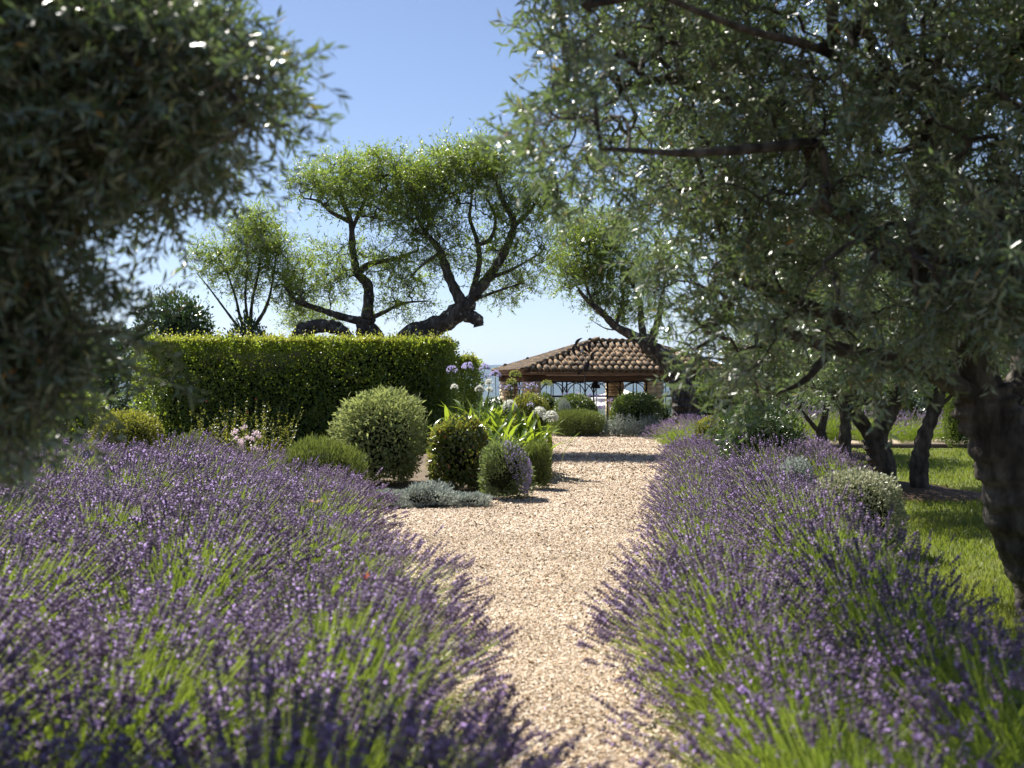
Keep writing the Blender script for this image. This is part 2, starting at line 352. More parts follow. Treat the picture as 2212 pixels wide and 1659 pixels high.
def hills(name, D, topv, amp, depth, zb, mat, n=160, seed=1, spread=1.6):
    r2 = np.random.default_rng(seed)
    x = np.linspace(-D*spread, D*spread, n)
    ztop = CAMZ - (topv - CV)/FX*D
    prof = np.zeros(n)
    for k in range(1, 9):
        prof += np.sin(x/D*2.2*k + r2.uniform(0, 6.28))*r2.uniform(.5,1)/k**1.1
    prof = ztop + amp*prof
    rows = []
    for j, t in enumerate(np.linspace(0, 1, 7)):
        h = zb + (prof - zb)*np.sin(t*np.pi/2)**1.2
        rows.append(np.stack([x, np.full(n, D - depth*(1-t)) + 0*h, h + (r2.standard_normal(n)*amp*.04 if j else 0)], -1))
    rows.append(np.stack([x, np.full(n, D + depth*.6), np.full(n, zb)], -1))
    V = np.array(rows).reshape(-1,3); idx = np.arange(len(rows)*n).reshape(len(rows), n)
    F = np.stack([idx[:-1,:-1], idx[:-1,1:], idx[1:,1:], idx[1:,:-1]], -1).reshape(-1,4)
    put(name, mk_mesh(name, V, [(F,0)], mat, True), kind='structure')
hills('far_hills', 8200, 785, 14, 2200, -152, M['wood'], seed=4)
hills('wooded_ridge', 2900, 851, 5, 500, -152, M['wood'], seed=9)

def strip(name, left, right, z, mat, ny=80, nx=14, kind='structure'):
    "a sheet between two edges given as (x, y) lists, draped z above the ground"
    l = catmull(left, 10); r = catmull(right, 10)
    t = np.linspace(0, 1, ny)
    def at(P):
        s = np.concatenate([[0], np.cumsum(np.linalg.norm(np.diff(P, axis=0), axis=1))]); s /= s[-1]
        return np.stack([np.interp(t, s, P[:,0]), np.interp(t, s, P[:,1])], -1)
    A, B = at(l), at(r)
    w = np.linspace(0, 1, nx)
    P = A[:,None,:]*(1-w[None,:,None]) + B[:,None,:]*w[None,:,None]
    V = np.concatenate([P, (G(P[...,0], P[...,1])+z)[...,None]], -1).reshape(-1,3)
    idx = np.arange(ny*nx).reshape(ny, nx)
    F = np.stack([idx[:-1,:-1], idx[:-1,1:], idx[1:,1:], idx[1:,:-1]], -1).reshape(-1,4)
    return put(name, mk_mesh(name, V, [(F,0)], mat, True), kind=kind)
PL = [(-.25,-6),(-.2,2),(-.25,4),(-.6,6),(-1.05,8.5),(-1.6,11),(-1.9,12.8),(-.3,13.4),(.3,15.4),(.62,17),(.8,19.5),(.95,23),(1.0,27),(1.1,31),(1.2,33.2)]
PR = [(.9,-6),(.75,2),(.75,4.5),(1.05,7),(1.35,9.5),(1.75,12.8),(2.05,15),(2.4,18),(2.9,21),(3.4,24),(4.2,26.5),(6,28.6),(9,29.5),(13,31),(17,33)]
strip('gravel_path', PL, PR, .012, M['gravel'], 160, 24)
strip('rear_gravel_path', [(5.9,25.9),(6.2,27.5),(6.6,29.2)], [(19,26.2),(20,28),(21,32)], .008, M['gravel'])
LWL = [(2.1,2),(2.4,6),(2.9,9.5),(3.6,13),(4.1,17),(4.7,21),(5.2,25.4)]
LWR = [(14,2),(14,6),(14,9.5),(14,13),(15,17),(16,21),(18,25.8)]
strip('lawn', LWL, LWR, .008, M['turf'])

def in_path(x, y):
    pl, pr = np.array(PL), np.array(PR)
    return (x > np.interp(y, pl[:,1], pl[:,0])-.1) & (x < np.interp(y, pr[:,1], pr[:,0])+.1)
# a chip of gravel lying in the path: five corners and a top, its underside in the ground
OCT = (np.array([(1,0,-.3),(.31,.95,-.3),(-.81,.59,-.3),(-.81,-.59,-.3),(.31,-.95,-.3),(0,0,1)], float), np.array([(0,1,5),(1,2,5),(2,3,5),(3,4,5),(4,0,5)]))
def gravel_chips():
    pts = []
    for y0, y1, x0, x1, dens, sz in ((3.2,7,-.9,1.3,8500,.0052),(7,11,-1.9,1.9,4300,.006),(11,17,-2.1,2.6,1500,.008),(17,31.8,.5,5.2,560,.0125)):
        n = int((y1-y0)*(x1-x0)*dens)
        x = rng.uniform(x0,x1,n); y = rng.uniform(y0,y1,n); k = in_path(x,y)
        pts.append(np.stack([x[k], y[k], rng.lognormal(0,.32,k.sum())*sz], -1))
    P = np.concatenate(pts); n = len(P)
    U, F = OCT
    sc = np.stack([P[:,2]*rng.uniform(.8,1.35,n), P[:,2]*rng.uniform(.6,1.0,n), P[:,2]*rng.uniform(.45,.8,n)], -1)
    V = U[None]*sc[:,None,:] * (1+.28*rng.standard_normal((n,6,1)))
    q = nrm(np.concatenate([rng.standard_normal((n,1))*1.0, rng.standard_normal((n,2))*.35, rng.uniform(-3,3,(n,1))], -1))
    w, x, y, z = q.T
    R = np.stack([1-2*(y*y+z*z),2*(x*y-z*w),2*(x*z+y*w),2*(x*y+z*w),1-2*(x*x+z*z),2*(y*z-x*w),2*(x*z-y*w),2*(y*z+x*w),1-2*(x*x+y*y)],-1).reshape(n,3,3)
    V = np.einsum('nij,nkj->nki', R, V)
    V += np.stack([P[:,0], P[:,1], G(P[:,0],P[:,1]) + .014 + P[:,2]*rng.uniform(0,.5,n)], -1)[:,None,:]
    Fa = (F[None]+(np.arange(n)*6)[:,None,None]).reshape(-1,3)
    put('gravel', mk_mesh('gravel', V.reshape(-1,3), [(Fa,0)], M['chip']), kind='stuff')
gravel_chips()

def litter():
    n = 700; y = 3.4+20*rng.random(n)**1.6; x = np.interp(y, np.array(PL)[:,1], np.array(PL)[:,0]) + (np.interp(y, np.array(PR)[:,1], np.array(PR)[:,0])-np.interp(y, np.array(PL)[:,1], np.array(PL)[:,0]))*rng.beta(.6,.6,n)
    d = rdir(n); d[:,2] *= .15
    v, f = leaves(np.stack([x,y,G(x,y)+.026],-1), d, np.array((0,0,1.))+.35*rdir(n), rng.uniform(.02,.05,n), .011, LEAF2)
    put('fallen_leaves', mk_mesh('fallen_leaves', v, [(f,0)], M['litter']), kind='stuff')
M['litter'] = leaf_mat('dry_fallen_leaf', [(0,(.12,.08,.04)),(.6,(.25,.17,.08)),(.9,(.35,.25,.1)),(1,(.25,.16,.35))], (.3,.2,.08), .2)
litter()
def lawn_blades():
    n = 90000
    y = 4 + 21*rng.random(n)**1.35
    lw = np.array(LWL); x0 = np.interp(y, lw[:,1], lw[:,0]); x = x0 + (np.minimum(.47*y+1.2, 13) - x0)*rng.random(n)
    keep = np.ones(n, bool)
    for (cx, cy, r) in MULCH: keep &= ((x-cx)**2/(r*r) + (y-cy)**2/(r*r)) > rng.uniform(.6,1.1,n)
    x, y = x[keep], y[keep]; n = len(x)
    L = rng.uniform(.035,.085,n)*(1+.25*np.sin(x*3.1)*np.sin(y*2.3))
    d = np.stack([rng.normal(0,.45,n), rng.normal(0,.45,n), np.ones(n)], -1)
    v, f = leaves(np.stack([x,y,G(x,y)+.006],-1), d, rdir(n), L, .0045+.0004*y, LEAF2)
    put('grass', mk_mesh('grass', v, [(f,0)], M['grass']), kind='stuff')
MULCH = [(5.1,15.6,.95),(5.3,14.6,.9),(6.4,22,.9),(6.45,23.7,.8),]
lawn_blades()
for i, (cx, cy, r) in enumerate(MULCH[:4]):
    b = MB(); b.lathe([(r*1.02,.0),(r*.8,.05),(r*.4,.09),(.01,.1)], (cx,cy,.009), 20)
    put('mulch_mound', b.mesh('mulch_mound', M['mulch'], True), kind='structure')

# ------------------------------------------------------------------ trees
def grow(limbs, attr, tip_r=.005, k=6, wander=.18, bias=None):
    "limbs: (points, r0, r1); every attractor point is joined to the nearest wood. Returns (V, F, tip positions, tip directions)"
    vb = MB(); nodes = []; nr = []
    for pts, r0, r1 in limbs:
        c = catmull(pts, 7); rr = np.linspace(r0, r1, len(c))
        nodes.append(c); nr.append(rr)
        if max(r0, r1) > .09: c2 = catmull(pts, 16); vb.tube(c2, np.linspace(r0, r1, len(c2))*(1+.05*np.sin(np.arange(len(c2))*.83)+.04*np.sin(np.arange(len(c2))*.37+1)), 26, ridge=.085)
        else: vb.tube(c, rr*(1+.06*np.sin(np.arange(len(c))*1.9)), 8 if r0 > .05 else 6, wob=.04)
    N0 = np.concatenate(nodes); NR = np.concatenate(nr)
    d0 = np.sqrt(((attr[:,None,:]-N0[None])**2).sum(-1)).min(1)
    order = np.argsort(d0)
    n = len(attr); cap = len(N0) + n*(k-1)
    pos = np.empty((cap,3)); pos[:len(N0)] = N0; cnt = len(N0)
    owner = np.full(cap, -1); P = np.empty((n,k,3)); par = np.empty(n, int)
    lim = np.empty(cap); lim[:len(N0)] = NR
    for j, i in enumerate(order):
        a = attr[i]
        dd = ((pos[:cnt]-a)**2).sum(1); q = int(dd.argmin()); s = pos[q]
        t = np.linspace(0,1,k)[:,None]; L = math.sqrt(dd[q])
        bend = rng.standard_normal(3)*L*wander + np.array((0,0,.1*L))
        path = s + (a-s)*t + bend*(4*t*(1-t)) + rng.standard_normal((k,3))*L*.025*(t*(1-t)*4)
        P[j] = path; par[j] = owner[q]
        pos[cnt:cnt+k-1] = path[1:]; owner[cnt:cnt+k-1] = j; cnt += k-1
    w = np.ones(n)
    for j in range(n-1, -1, -1):
        if par[j] >= 0: w[par[j]] += w[j]
    r0 = np.minimum(tip_r*w**.48, .034)
    R = r0[:,None]*np.linspace(1, .6, k)[None]
    v, f = tubes(P, R, 3); vb.add(v, f)
    return vb, P[:,-1], nrm(P[:,-1]-P[:,-2])

def twigs(tips, dirs, per, length, nleaf, L, Wd, unit, spread=.7, up=0.0, ang=.75, outward=None, lj=.25):
    "leafy twigs at the tips; returns leaf (v, f), twig (v, f)"
    n = len(tips)*per
    base = np.repeat(tips, per, 0); d = np.repeat(dirs, per, 0)
    d = nrm(d*.6 + rdir(n)*spread + np.array((0,0,up)))
    ln = length*rng.uniform(.6,1.25,n)
    mid = base + d*ln[:,None]*.5; d2 = nrm(d + rdir(n)*.3 + np.array((0,0,-.15)))
    end = mid + d2*ln[:,None]*.5
    tv, tf = tubes(np.stack([base, mid, end],1), np.repeat(np.array([[.0026,.002,.001]]), n, 0), 3)
    t = np.linspace(.12, 1, nleaf)
    t = np.clip(t[None] + rng.normal(0,.03,(n,nleaf)), 0, 1)
    p = np.where(t[...,None] < .5, base[:,None]+(mid-base)[:,None]*(t[...,None]*2), mid[:,None]+(end-mid)[:,None]*(t[...,None]*2-1))
    ax = np.where(t[...,None] < .5, d[:,None], d2[:,None])
    pr = nrm(np.cross(ax, rdir(n)[:,None,:]+.2*rng.standard_normal((n,nleaf,3))))
    sg = np.where(np.arange(nleaf)%2, 1, -1)[None,:,None]; alt = ((np.arange(nleaf)//2)%2)[None,:,None]
    pr = np.where(alt, np.cross(ax, pr), pr)*sg
    ld = nrm(ax*(1-ang*.6) + pr*ang + .22*rng.standard_normal((n,nleaf,3)))
    nn = nrm(ax*.7 - pr*.5 + np.array((0,0,.5)) + .35*rng.standard_normal((n,nleaf,3)))
    m = n*nleaf
    LL = L*rng.uniform(1-lj,1+lj,m)
    v, f = leaves(p.reshape(-1,3), ld.reshape(-1,3), nn.reshape(-1,3), LL, Wd*LL/L, unit)
    return (v, f), (tv, tf)

def tree(name, label, cat, base, limbs, attr, bark, leafm, leafargs, group=None, tip_r=.005, wander=.18):
    root = thing(name, label, cat, base, group)
    vb, tips, dirs = grow(limbs, attr, tip_r, wander=wander)
    put('trunk', vb.mesh('trunk', bark, True, off=base), root)
    (lv, lf), (tv, tf) = twigs(tips, dirs, **leafargs)
    o = np.asarray(base)
    me = mk_mesh('crown', np.concatenate([lv, tv])-o, [(lf,0),(tf+len(lv),1)], [leafm, M['twig']])
    put('crown', me, root)
    return root

def blob_points(blobs, n, jit=1.0):
    "blobs: (u, v, D, ru, rv, rd, weight) in pixels of the photograph and metres of depth"
    w = np.array([b[6] for b in blobs], float); w /= w.sum()
    out = []
    for b, k in zip(blobs, rng.multinomial(n, w)):
        p = rdir(k)*(rng.random((k,1))**.52)*1.12
        u = b[0]+p[:,0]*b[3]; v = b[1]+p[:,1]*b[4]; D = b[2]+p[:,2]*b[5]
        out.append(np.stack([(u-CU)/FX*D, D, CAMZ-(v-CV)/FX*D], -1))
    return np.concatenate(out)
def limb(pts, r0, r1):
    return ([W(*p) for p in pts], r0, r1)

AL = dict(per=3, length=.46, nleaf=14, L=.088, Wd=.022, unit=LEAF2, spread=.85, up=.4, ang=.7)
# almond behind the hedge, middle of the hedge
aB = blob_points([(740,400,26,70,60,.9,3),(670,400,26,55,40,.7,1.2),(800,420,26.3,75,80,1,3),(870,460,26,60,60,1,2),(800,560,26.3,70,60,.9,1.6),(700,560,26.2,70,45,.8,1.6),
                  (650,610,26,35,50,.7,1.1),(880,590,26,55,50,.8,1.6),(870,660,26,60,28,.6,1),(720,620,26,40,40,.6,.6),(900,400,26,50,55,.8,1.5),(640,660,26,25,30,.5,.3),(860,375,26,60,45,.9,2),(800,360,26,60,40,.9,1.2)], 900)
bB = W(795, 1000, 26); bB[2] = 0
tree('almond_tree', 'gnarled almond tree rising behind the hedge centre with a low horizontal limb', 'tree', bB, [
    ([bB, W(808,745,26), W(790,715,26), W(792,688,25.9)], .26, .2),
    limb([(792,690,25.9),(796,620,26),(772,590,26),(762,540,26.1),(758,480,26.2),(735,420,26.2),(742,370,26)], .13, .025),
    limb([(788,695,25.9),(740,685,25.8),(690,668,25.8),(640,650,25.7),(615,620,25.7)], .1, .03),
    limb([(690,668,25.8),(660,655,25.6),(648,640,25.6)], .055, .02),
    limb([(770,592,26),(800,570,26.2),(850,560,26.4),(905,540,26.5)], .09, .03),
    limb([(758,480,26.2),(715,458,26.1),(690,435,26),(655,428,26)], .06, .018),
    limb([(758,500,26.2),(785,440,26.3),(800,380,26.3),(830,340,26.3)], .055, .015),
    limb([(795,690,25.9),(835,672,26),(870,655,26),(925,650,26)], .06, .016),
    ([W(700,760,25.2)-np.array((0,0,1.0)), W(650,730,25.3), W(672,708,25.4), W(715,706,25.4), W(745,722,25.4), W(765,760,25.4)], .17, .13),
], aB, M['bark_almond'], M['almond'], AL, 'almond trees', .0055)
# almond leaning right at the hedge end
aC = blob_points([(900,420,25.5,55,60,.8,1.3),(955,390,25.5,60,60,.9,2.3),(1030,370,25.6,60,60,.9,2.3),(1080,420,25.6,60,70,.9,2),(1130,470,25.5,70,60,.9,1.8),(960,480,25.5,60,60,.9,1.8),
                  (1100,560,25.5,70,50,.8,1.6),(1040,560,25.5,50,60,.8,.9),(960,560,25.5,50,40,.7,.8),(1100,620,25.4,70,30,.6,1.1),(1170,420,25.6,40,50,.8,1),(1180,540,25.5,35,60,.7,.8),(990,345,25.6,60,35,.9,1.4),(1065,340,25.6,60,35,.9,1.4),(905,470,25.5,50,60,.8,1)], 1000)
bC = W(860, 1000, 25.5); bC[2] = 0
tree('almond_tree', 'gnarled almond with a trunk arching right over the hedge end into a fork', 'tree', bC, [
    ([bC, W(880,748,25.5), W(920,715,25.4), W(970,690,25.3), W(1005,662,25.2), W(1012,675,25.2)], .27, .17),
    limb([(1010,680,25.2),(1030,690,25.1),(1034,705,25.1)], .16, .11),
    limb([(1008,672,25.2),(995,650,25.2),(970,600,25.3),(952,545,25.4),(925,510,25.4),(905,480,25.5)], .15, .035),
    limb([(1005,660,25.2),(1040,620,25.3),(1075,570,25.4),(1100,520,25.4),(1110,480,25.5),(1085,430,25.5),(1075,390,25.5),(1060,330,25.5)], .13, .03),
    limb([(1018,640,25.2),(1035,570,25.4),(1030,520,25.5),(1015,470,25.5),(1020,420,25.5),(1022,370,25.5)], .075, .018),
    limb([(1030,530,25.4),(1060,515,25.4),(1070,470,25.5),(1052,430,25.5)], .06, .02),
    limb([(1060,600,25.3),(1110,580,25.3),(1170,545,25.4)], .05, .015),
    limb([(1030,645,25.2),(1085,625,25.2),(1130,612,25.2)], .04, .012),
    limb([(952,545,25.4),(915,570,25.3),(885,600,25.2)], .05, .014),
    limb([(1110,490,25.5),(1150,450,25.5),(1170,410,25.5)], .05, .014),
], aC, M['bark_almond'], M['almond'], AL, 'almond trees', .0055)
# small many-stemmed almond on the left
aA = blob_points([(545,500,27,60,55,.9,2.6),(580,540,27,55,60,.9,2),(455,560,27,45,40,.7,1),(500,580,27,60,50,.8,1.3),(610,580,27,40,60,.8,1),(540,620,27,70,30,.7,.8),(630,640,27,30,40,.6,.5)], 560)
bA = W(535, 990, 27); bA[2] = 0
tree('almond_tree', 'small almond of many thin upright stems behind the left end of the hedge', 'tree', bA, [
    ([bA, W(535,760,27), W(540,715,27)], .16, .13),
    limb([(540,715,27),(560,690,27),(578,655,27),(590,600,27),(600,520,27)], .06, .012),
    limb([(535,725,27),(520,690,27),(508,640,27),(490,590,27),(470,550,27)], .05, .011),
    limb([(530,720,27),(510,700,27),(480,660,27),(450,620,27),(425,590,27)], .045, .01),
    limb([(540,715,27),(545,650,27),(560,580,27),(565,500,27),(560,450,27)], .045, .01),
    limb([(538,715,27),(530,640,27),(535,560,27),(525,490,27)], .04, .01),
], aA, M['bark_almond'], M['almond'], dict(AL, nleaf=11), 'almond trees', .005)
# almond in front of the pavilion
aD = blob_points([(1260,540,34,60,50,1.2,2),(1310,530,34,50,60,1.2,1.8),(1225,590,34,45,40,1,1.2),(1280,600,34,50,40,1,1.3),(1350,580,34,50,60,1.2,1.8),(1340,660,34,45,40,1,1.2),(1400,620,34,60,80,1.4,1.5),(1290,650,34,30,25,.6,.5),(1440,560,34,50,60,1.2,1),(1250,500,34,50,40,1,1),(1320,490,34,50,35,1,.9)], 900)
bD = W(1481, 910, 34)
tree('almond_tree', 'old almond with a dark broad trunk standing beside the tiled pavilion', 'tree', bD, [
    ([bD-np.array((0,0,.1)), W(1479,880,34), W(1476,850,34), W(1466,815,34), W(1440,780,33.9), W(1408,752,33.8), W(1388,732,33.8)], .42, .22),
    limb([(1390,735,33.8),(1360,722,33.7),(1330,705,33.6),(1300,675,33.6),(1270,650,33.6),(1250,625,33.7)], .16, .04),
    limb([(1392,740,33.8),(1385,690,33.9),(1380,640,34),(1350,590,34)], .13, .03),
    limb([(1330,705,33.6),(1345,650,33.8),(1340,600,33.9)], .07, .02),
    limb([(1400,745,33.8),(1420,700,33.9),(1430,640,34),(1440,580,34)], .14, .03),
    limb([(1280,655,33.6),(1262,600,33.8),(1270,560,33.8)], .05, .012),
    limb([(1345,712,33.6),(1310,710,33.4),(1275,690,33.3)], .03, .008),
    ([bD+np.array((-.45,-.35,-.12)), bD+np.array((-.1,0,.25)), W(1475,860,34)], .16, .3),
    ([bD+np.array((.6,-.3,-.15)), bD+np.array((.25,0,.2)), W(1478,855,34)], .16, .28),
], aD, M['bark_almond'], M['almond'], dict(AL, L=.095, Wd=.026), 'almond trees', .0065)
# light almond far behind the hedge
aE = blob_points([(690,690,30,55,22,.9,2),(640,690,30,30,25,.7,1)], 120)
bE = W(670, 900, 30); bE[2] = 0
tree('almond_tree', 'low yellowish young almond just showing above the hedge top', 'tree', bE, [
    ([bE, W(672,760,30), W(675,710,30)], .06, .03), limb([(674,730,30),(650,700,30)], .03, .01)], aE, M['bark_almond'], M['almond'], dict(AL, nleaf=8), 'almond trees', .004)

OL = dict(per=3, length=.27, nleaf=18, L=.057, Wd=.0135, unit=LEAF4, spread=.75, up=-.05, ang=.7)
# foreground olive, left
def clumps(P, seed, f=2.1, lo=-.25):
    "True where a smooth random field is high: leafy sprays with gaps between them"
    r2 = np.random.default_rng(seed); val = np.zeros(len(P))
    for k in range(9):
        q = nrm(r2.standard_normal(3))*f*r2.uniform(.7,1.9); val += np.sin(P@q*2 + r2.uniform(0,6.28))
    return val/3 > lo + .35*rng.standard_normal(len(P))
def mask_points(uleft, uright, vtop, vbot, Dfun, n, keep, seed=5, lo=-.1):
    out = np.empty((0,3)); tot = 0
    res = []
    while tot < n:
        m = n*2
        u = rng.uniform(uleft, uright, m); v = rng.uniform(vtop, vbot, m); t = rng.random(m)
        ok = keep(u, v)
        u, v, t = u[ok], v[ok], t[ok]
        D = Dfun(u, v, t)
        p = np.stack([(u-CU)/FX*D, D, CAMZ-(v-CV)/FX*D], -1); p = p[clumps(p, seed, lo=lo)]
        res.append(p); tot += len(p)
    return np.concatenate(res)[:n]
LV = np.array([(-400,700),(-100,640),(0,590),(60,612),(130,640),(200,640),(240,655),(330,600),(370,580),(385,480),(440,420),(520,380),(560,300),(640,330),(700,380),(760,360),(800,330),(830,240),(880,160),(930,130),(1000,90),(1040,30),(1100,-100)], float)
def keepL(u, v):
    e = np.interp(v, LV[:,0], LV[:,1]) + 22*np.sin(v*.045)+ 14*np.sin(v*.11+1)
    hole = ((u-580)/38)**2 + ((v-330)/60)**2 < 1
    hole |= ((u-560)/60)**2 + ((v-405)/22)**2 < 1
    thin = np.clip((e-35-u)/430, 0.1, 1)
    return (u < e-35) & ~hole & (rng.random(len(u)) < thin)
pL = mask_points(-110, 660, -40, 1030, lambda u, v, t: 3.05+t*np.clip(.7+u/900, .6, 1.15), 1450, keepL, 8, -.45)
bL = np.array((-3.3, 4.3, 0))
tree('olive_tree', 'out of focus olive tree at the left edge hanging over the lavender', 'tree', bL, [
    ([bL, bL+np.array((.1,-.05,.6)), bL+np.array((.05,0,1.2)), bL+np.array((.2,-.1,1.7))], .2, .15),
    ([bL+np.array((.2,-.1,1.65)), np.array((-2.6,4.1,2.4)), np.array((-2.0,3.9,2.9)), np.array((-1.4,3.7,3.2))], .1, .02),
    ([bL+np.array((.2,-.1,1.6)), np.array((-2.7,4.0,2.05)), np.array((-2.1,3.75,2.2)), np.array((-1.4,3.6,2.2))], .08, .014),
    ([bL+np.array((.2,-.1,1.65)), np.array((-3.1,4.2,2.7)), np.array((-2.6,4.1,3.6))], .1, .03),
    ([np.array((-2.3,3.85,2.15)), np.array((-1.9,3.6,1.7)), np.array((-1.6,3.45,1.45))], .04, .01),
], pL, M['bark_olive'], M['olive'], dict(OL, nleaf=16, length=.24, L=.05, Wd=.0115), 'olive trees', .0035)

# foreground olive, right
RV = np.array([(-520,900),(-260,960),(-90,1090),(0,1135),(60,1160),(150,1180),(205,1165),(235,1095),(300,1110),(360,1105),(420,1140),(460,1185),(480,1230),(500,1300),(560,1345),(640,1385),(720,1410),(800,1450),(860,1500),(920,1540),(950,1600)], float)
RB = np.array([(1480,880),(1540,945),(1620,950),(1680,900),(1760,880),(1850,865),(1950,820),(2050,770),(2300,770),(2800,760)], float)
def keepR(u, v):
    e = np.interp(v, RV[:,0], RV[:,1]) + 14*np.sin(v*.05)
    b = np.interp(u, RB[:,0], RB[:,1]) + 12*np.sin(u*.05)
    hole = ((u-1320)/46)**2 + ((v-405)/38)**2 < 1
    thin = np.clip((u-e-25)/150, .3, 1)*np.where((u<1720)&(v>430), .8, 1)
    thin = np.where((u > 1950) & (v > 700), .55, thin)
    return (u > e+25) & (v < b-25) & ~hole & (rng.random(len(u)) < thin)
def DR(u, v, t):
    t = np.where((u<1720)&(v>430), t*.6, t)
    near = np.clip((480-v)/300, 0, 1)*np.clip((1500-u)/300, 0, 1)
    lo = 5.0 - 1.2*near - .9*np.clip((u-1700)/500,0,1); hi = 8.6 - 3.6*near
    return lo + (hi-lo)*t
pR = mask_points(880, 2600, -560, 950, DR, 3300, keepR, 5, -.12)
bR = W(2292, 1330, 7.1); bR[2] = 0
tree('olive_tree', 'large dark olive tree with a thick leaning trunk at the right edge', 'tree', bR, [
    ([bR-np.array((0,0,.05)), W(2262,1230,7.1), W(2215,1110,7.05), W(2180,1000,7.0), W(2140,900,7.0), W(2120,840,7)], .25, .17),
    limb([(2125,860,7),(2085,700,6.9),(2050,560,6.8),(2000,420,6.7),(2005,300,6.6),(2026,228,6.6),(1965,130,6.5),(1938,20,6.5),(1930,-150,6.4)], .12, .035),
    limb([(2090,720,6.9),(1980,600,6.6),(1850,480,6.4),(1760,330,6.2),(1690,235,6.1),(1600,222,6.0),(1520,195,5.9),(1440,172,5.7),(1340,190,5.5)], .085, .014),
    limb([(1470,185,5.8),(1468,120,5.8),(1462,40,5.8)], .03, .012),
    limb([(2170,960,7),(2205,860,7.2),(2230,700,7.4),(2260,500,7.4),(2280,250,7.4)], .13, .04),
    limb([(2130,870,7),(2000,800,6.7),(1880,770,6.5),(1760,740,6.3),(1640,700,6.2),(1540,690,6.1)], .07, .012),
    limb([(1800,750,6.4),(1740,820,6.2),(1680,850,6.1)], .03, .008),
    limb([(2010,330,6.6),(1930,240,5.8),(1800,120,5.2),(1600,60,4.7),(1400,-20,4.3)], .035, .009),
    limb([(1750,310,5.2),(1500,330,4.7),(1300,320,4.3)], .03, .008),
    limb([(2000,420,6.7),(2150,200,6.2),(2300,0,5.8)], .06, .015),
    limb([(1500,330,6.0),(1560,500,6.0),(1600,600,6.2),(1850,700,6.5)][::-1], .045, .01),
    limb([(2210,860,7.2),(2400,600,7.4),(2600,300,7.4)], .09, .02),
], pR, M['bark_olive'], M['olive'], OL, 'olive trees', .0036)

# orchard olives on the lawn
OM = dict(per=3, length=.36, nleaf=13, L=.085, Wd=.02, unit=LEAF2, spread=.8, up=0, ang=.7)
def orchard(label, base, limbs, blobs, n):
    b = W(*base); b[2] = 0
    tree('olive_tree', label, 'tree', b, [([b-np.array((0,0,.05))]+[W(*p) for p in L[0]], L[1], L[2]) if i == 0 else limb(*L) for i, L in enumerate(limbs)],
         blob_points(blobs, n), M['bark_olive'], M['olive'], OM, 'olive trees', .006)
orchard('olive on the lawn behind the cream shrub with a wishbone fork', (1912,1062,15.8), [
    ([(1905,1010,15.8),(1893,965,15.8),(1890,940,15.8)], .2, .15),
    ([(1890,950,15.8),(1862,915,15.7),(1845,885,15.6),(1848,850,15.6),(1830,780,15.6)], .11, .05),
    ([(1892,945,15.8),(1915,905,15.8),(1930,870,15.8),(1950,820,15.8),(1960,760,15.8)], .14, .05),
    ([(1920,890,15.8),(1890,868,15.7),(1860,868,15.6)], .07, .05),
    ([(1847,862,15.6),(1810,862,15.5),(1790,850,15.4)], .07, .03)],
    [(1880,690,15.8,130,110,1.6,3),(1800,760,15.6,80,60,1.2,1.2),(1980,740,15.8,80,70,1.3,1.2),(1900,520,15.8,150,110,1.8,2),(1720,560,13.4,110,100,1.3,2.6),(1790,830,15.6,40,30,.6,.3)], 950)  # left-front and upper crown parts are added, out of sight, to shade the lawn
orchard('slender olive on the lawn between the forked olive and the big trunk', (1990,1070,14.8), [
    ([(1985,1010,14.8),(1992,960,14.8),(2010,910,14.8),(2030,850,14.8)], .13, .07),
    ([(2030,850,14.8),(2045,780,14.8),(2040,700,14.8)], .07, .03),
    ([(2020,880,14.8),(2050,860,14.8),(2080,820,14.8)], .035, .015)],
    [(2050,690,14.8,110,110,1.4,3),(2080,500,14.8,160,120,1.8,2.5),(2110,760,14.8,60,50,1,1)], 460)  # crown raised out of sight to throw more shade on the lawn
orchard('straight pale-barked olive at the far side of the lawn', (1828,998,21.5), [
    ([(1825,950,21.5),(1826,905,21.5),(1822,870,21.5)], .13, .08),
    ([(1823,890,21.5),(1800,865,21.4),(1780,840,21.4)], .06, .03),
    ([(1822,872,21.5),(1832,820,21.5),(1828,760,21.5)], .07, .03)],
    [(1820,760,21.5,110,75,1.7,2)], 420)
orchard('short Y-shaped olive near the dark shrub at the far lawn', (1778,985,23.5), [
    ([(1775,950,23.5),(1772,930,23.5)], .13, .1),
    ([(1774,940,23.5),(1745,905,23.4),(1720,875,23.4)], .06, .03),
    ([(1773,932,23.5),(1785,880,23.5),(1790,820,23.5)], .09, .03)],
    [(1740,790,23.5,80,55,1.4,2),(1790,770,23.5,50,50,1,1)], 380)
orchard('olive trunk beside the dark shrub under hanging olive branches', (1690,1000,20.5), [
    ([(1683,950,20.5),(1668,900,20.5)], .1, .06),
    ([(1668,900,20.5),(1660,840,20.5),(1650,770,20.5)], .06, .03)],
    [(1650,780,20.5,80,70,1.4,2)], 330)

orchard('olive on the lawn partly hidden behind the big leaning trunk', (2255,1128,11.8), [
    ([(2245,1030,11.8),(2225,920,11.8),(2205,840,11.8)], .17, .12),
    ([(2206,845,11.8),(2190,740,11.8),(2150,600,11.8)], .09, .03),
    ([(2206,845,11.8),(2260,740,11.8),(2320,600,11.8)], .09, .03)],
    [(2200,560,11.8,240,160,1.9,3),(2260,700,11.8,140,80,1.3,1)], 620)  # glimpsed behind the trunk; its hidden crown is put in for lawn shade
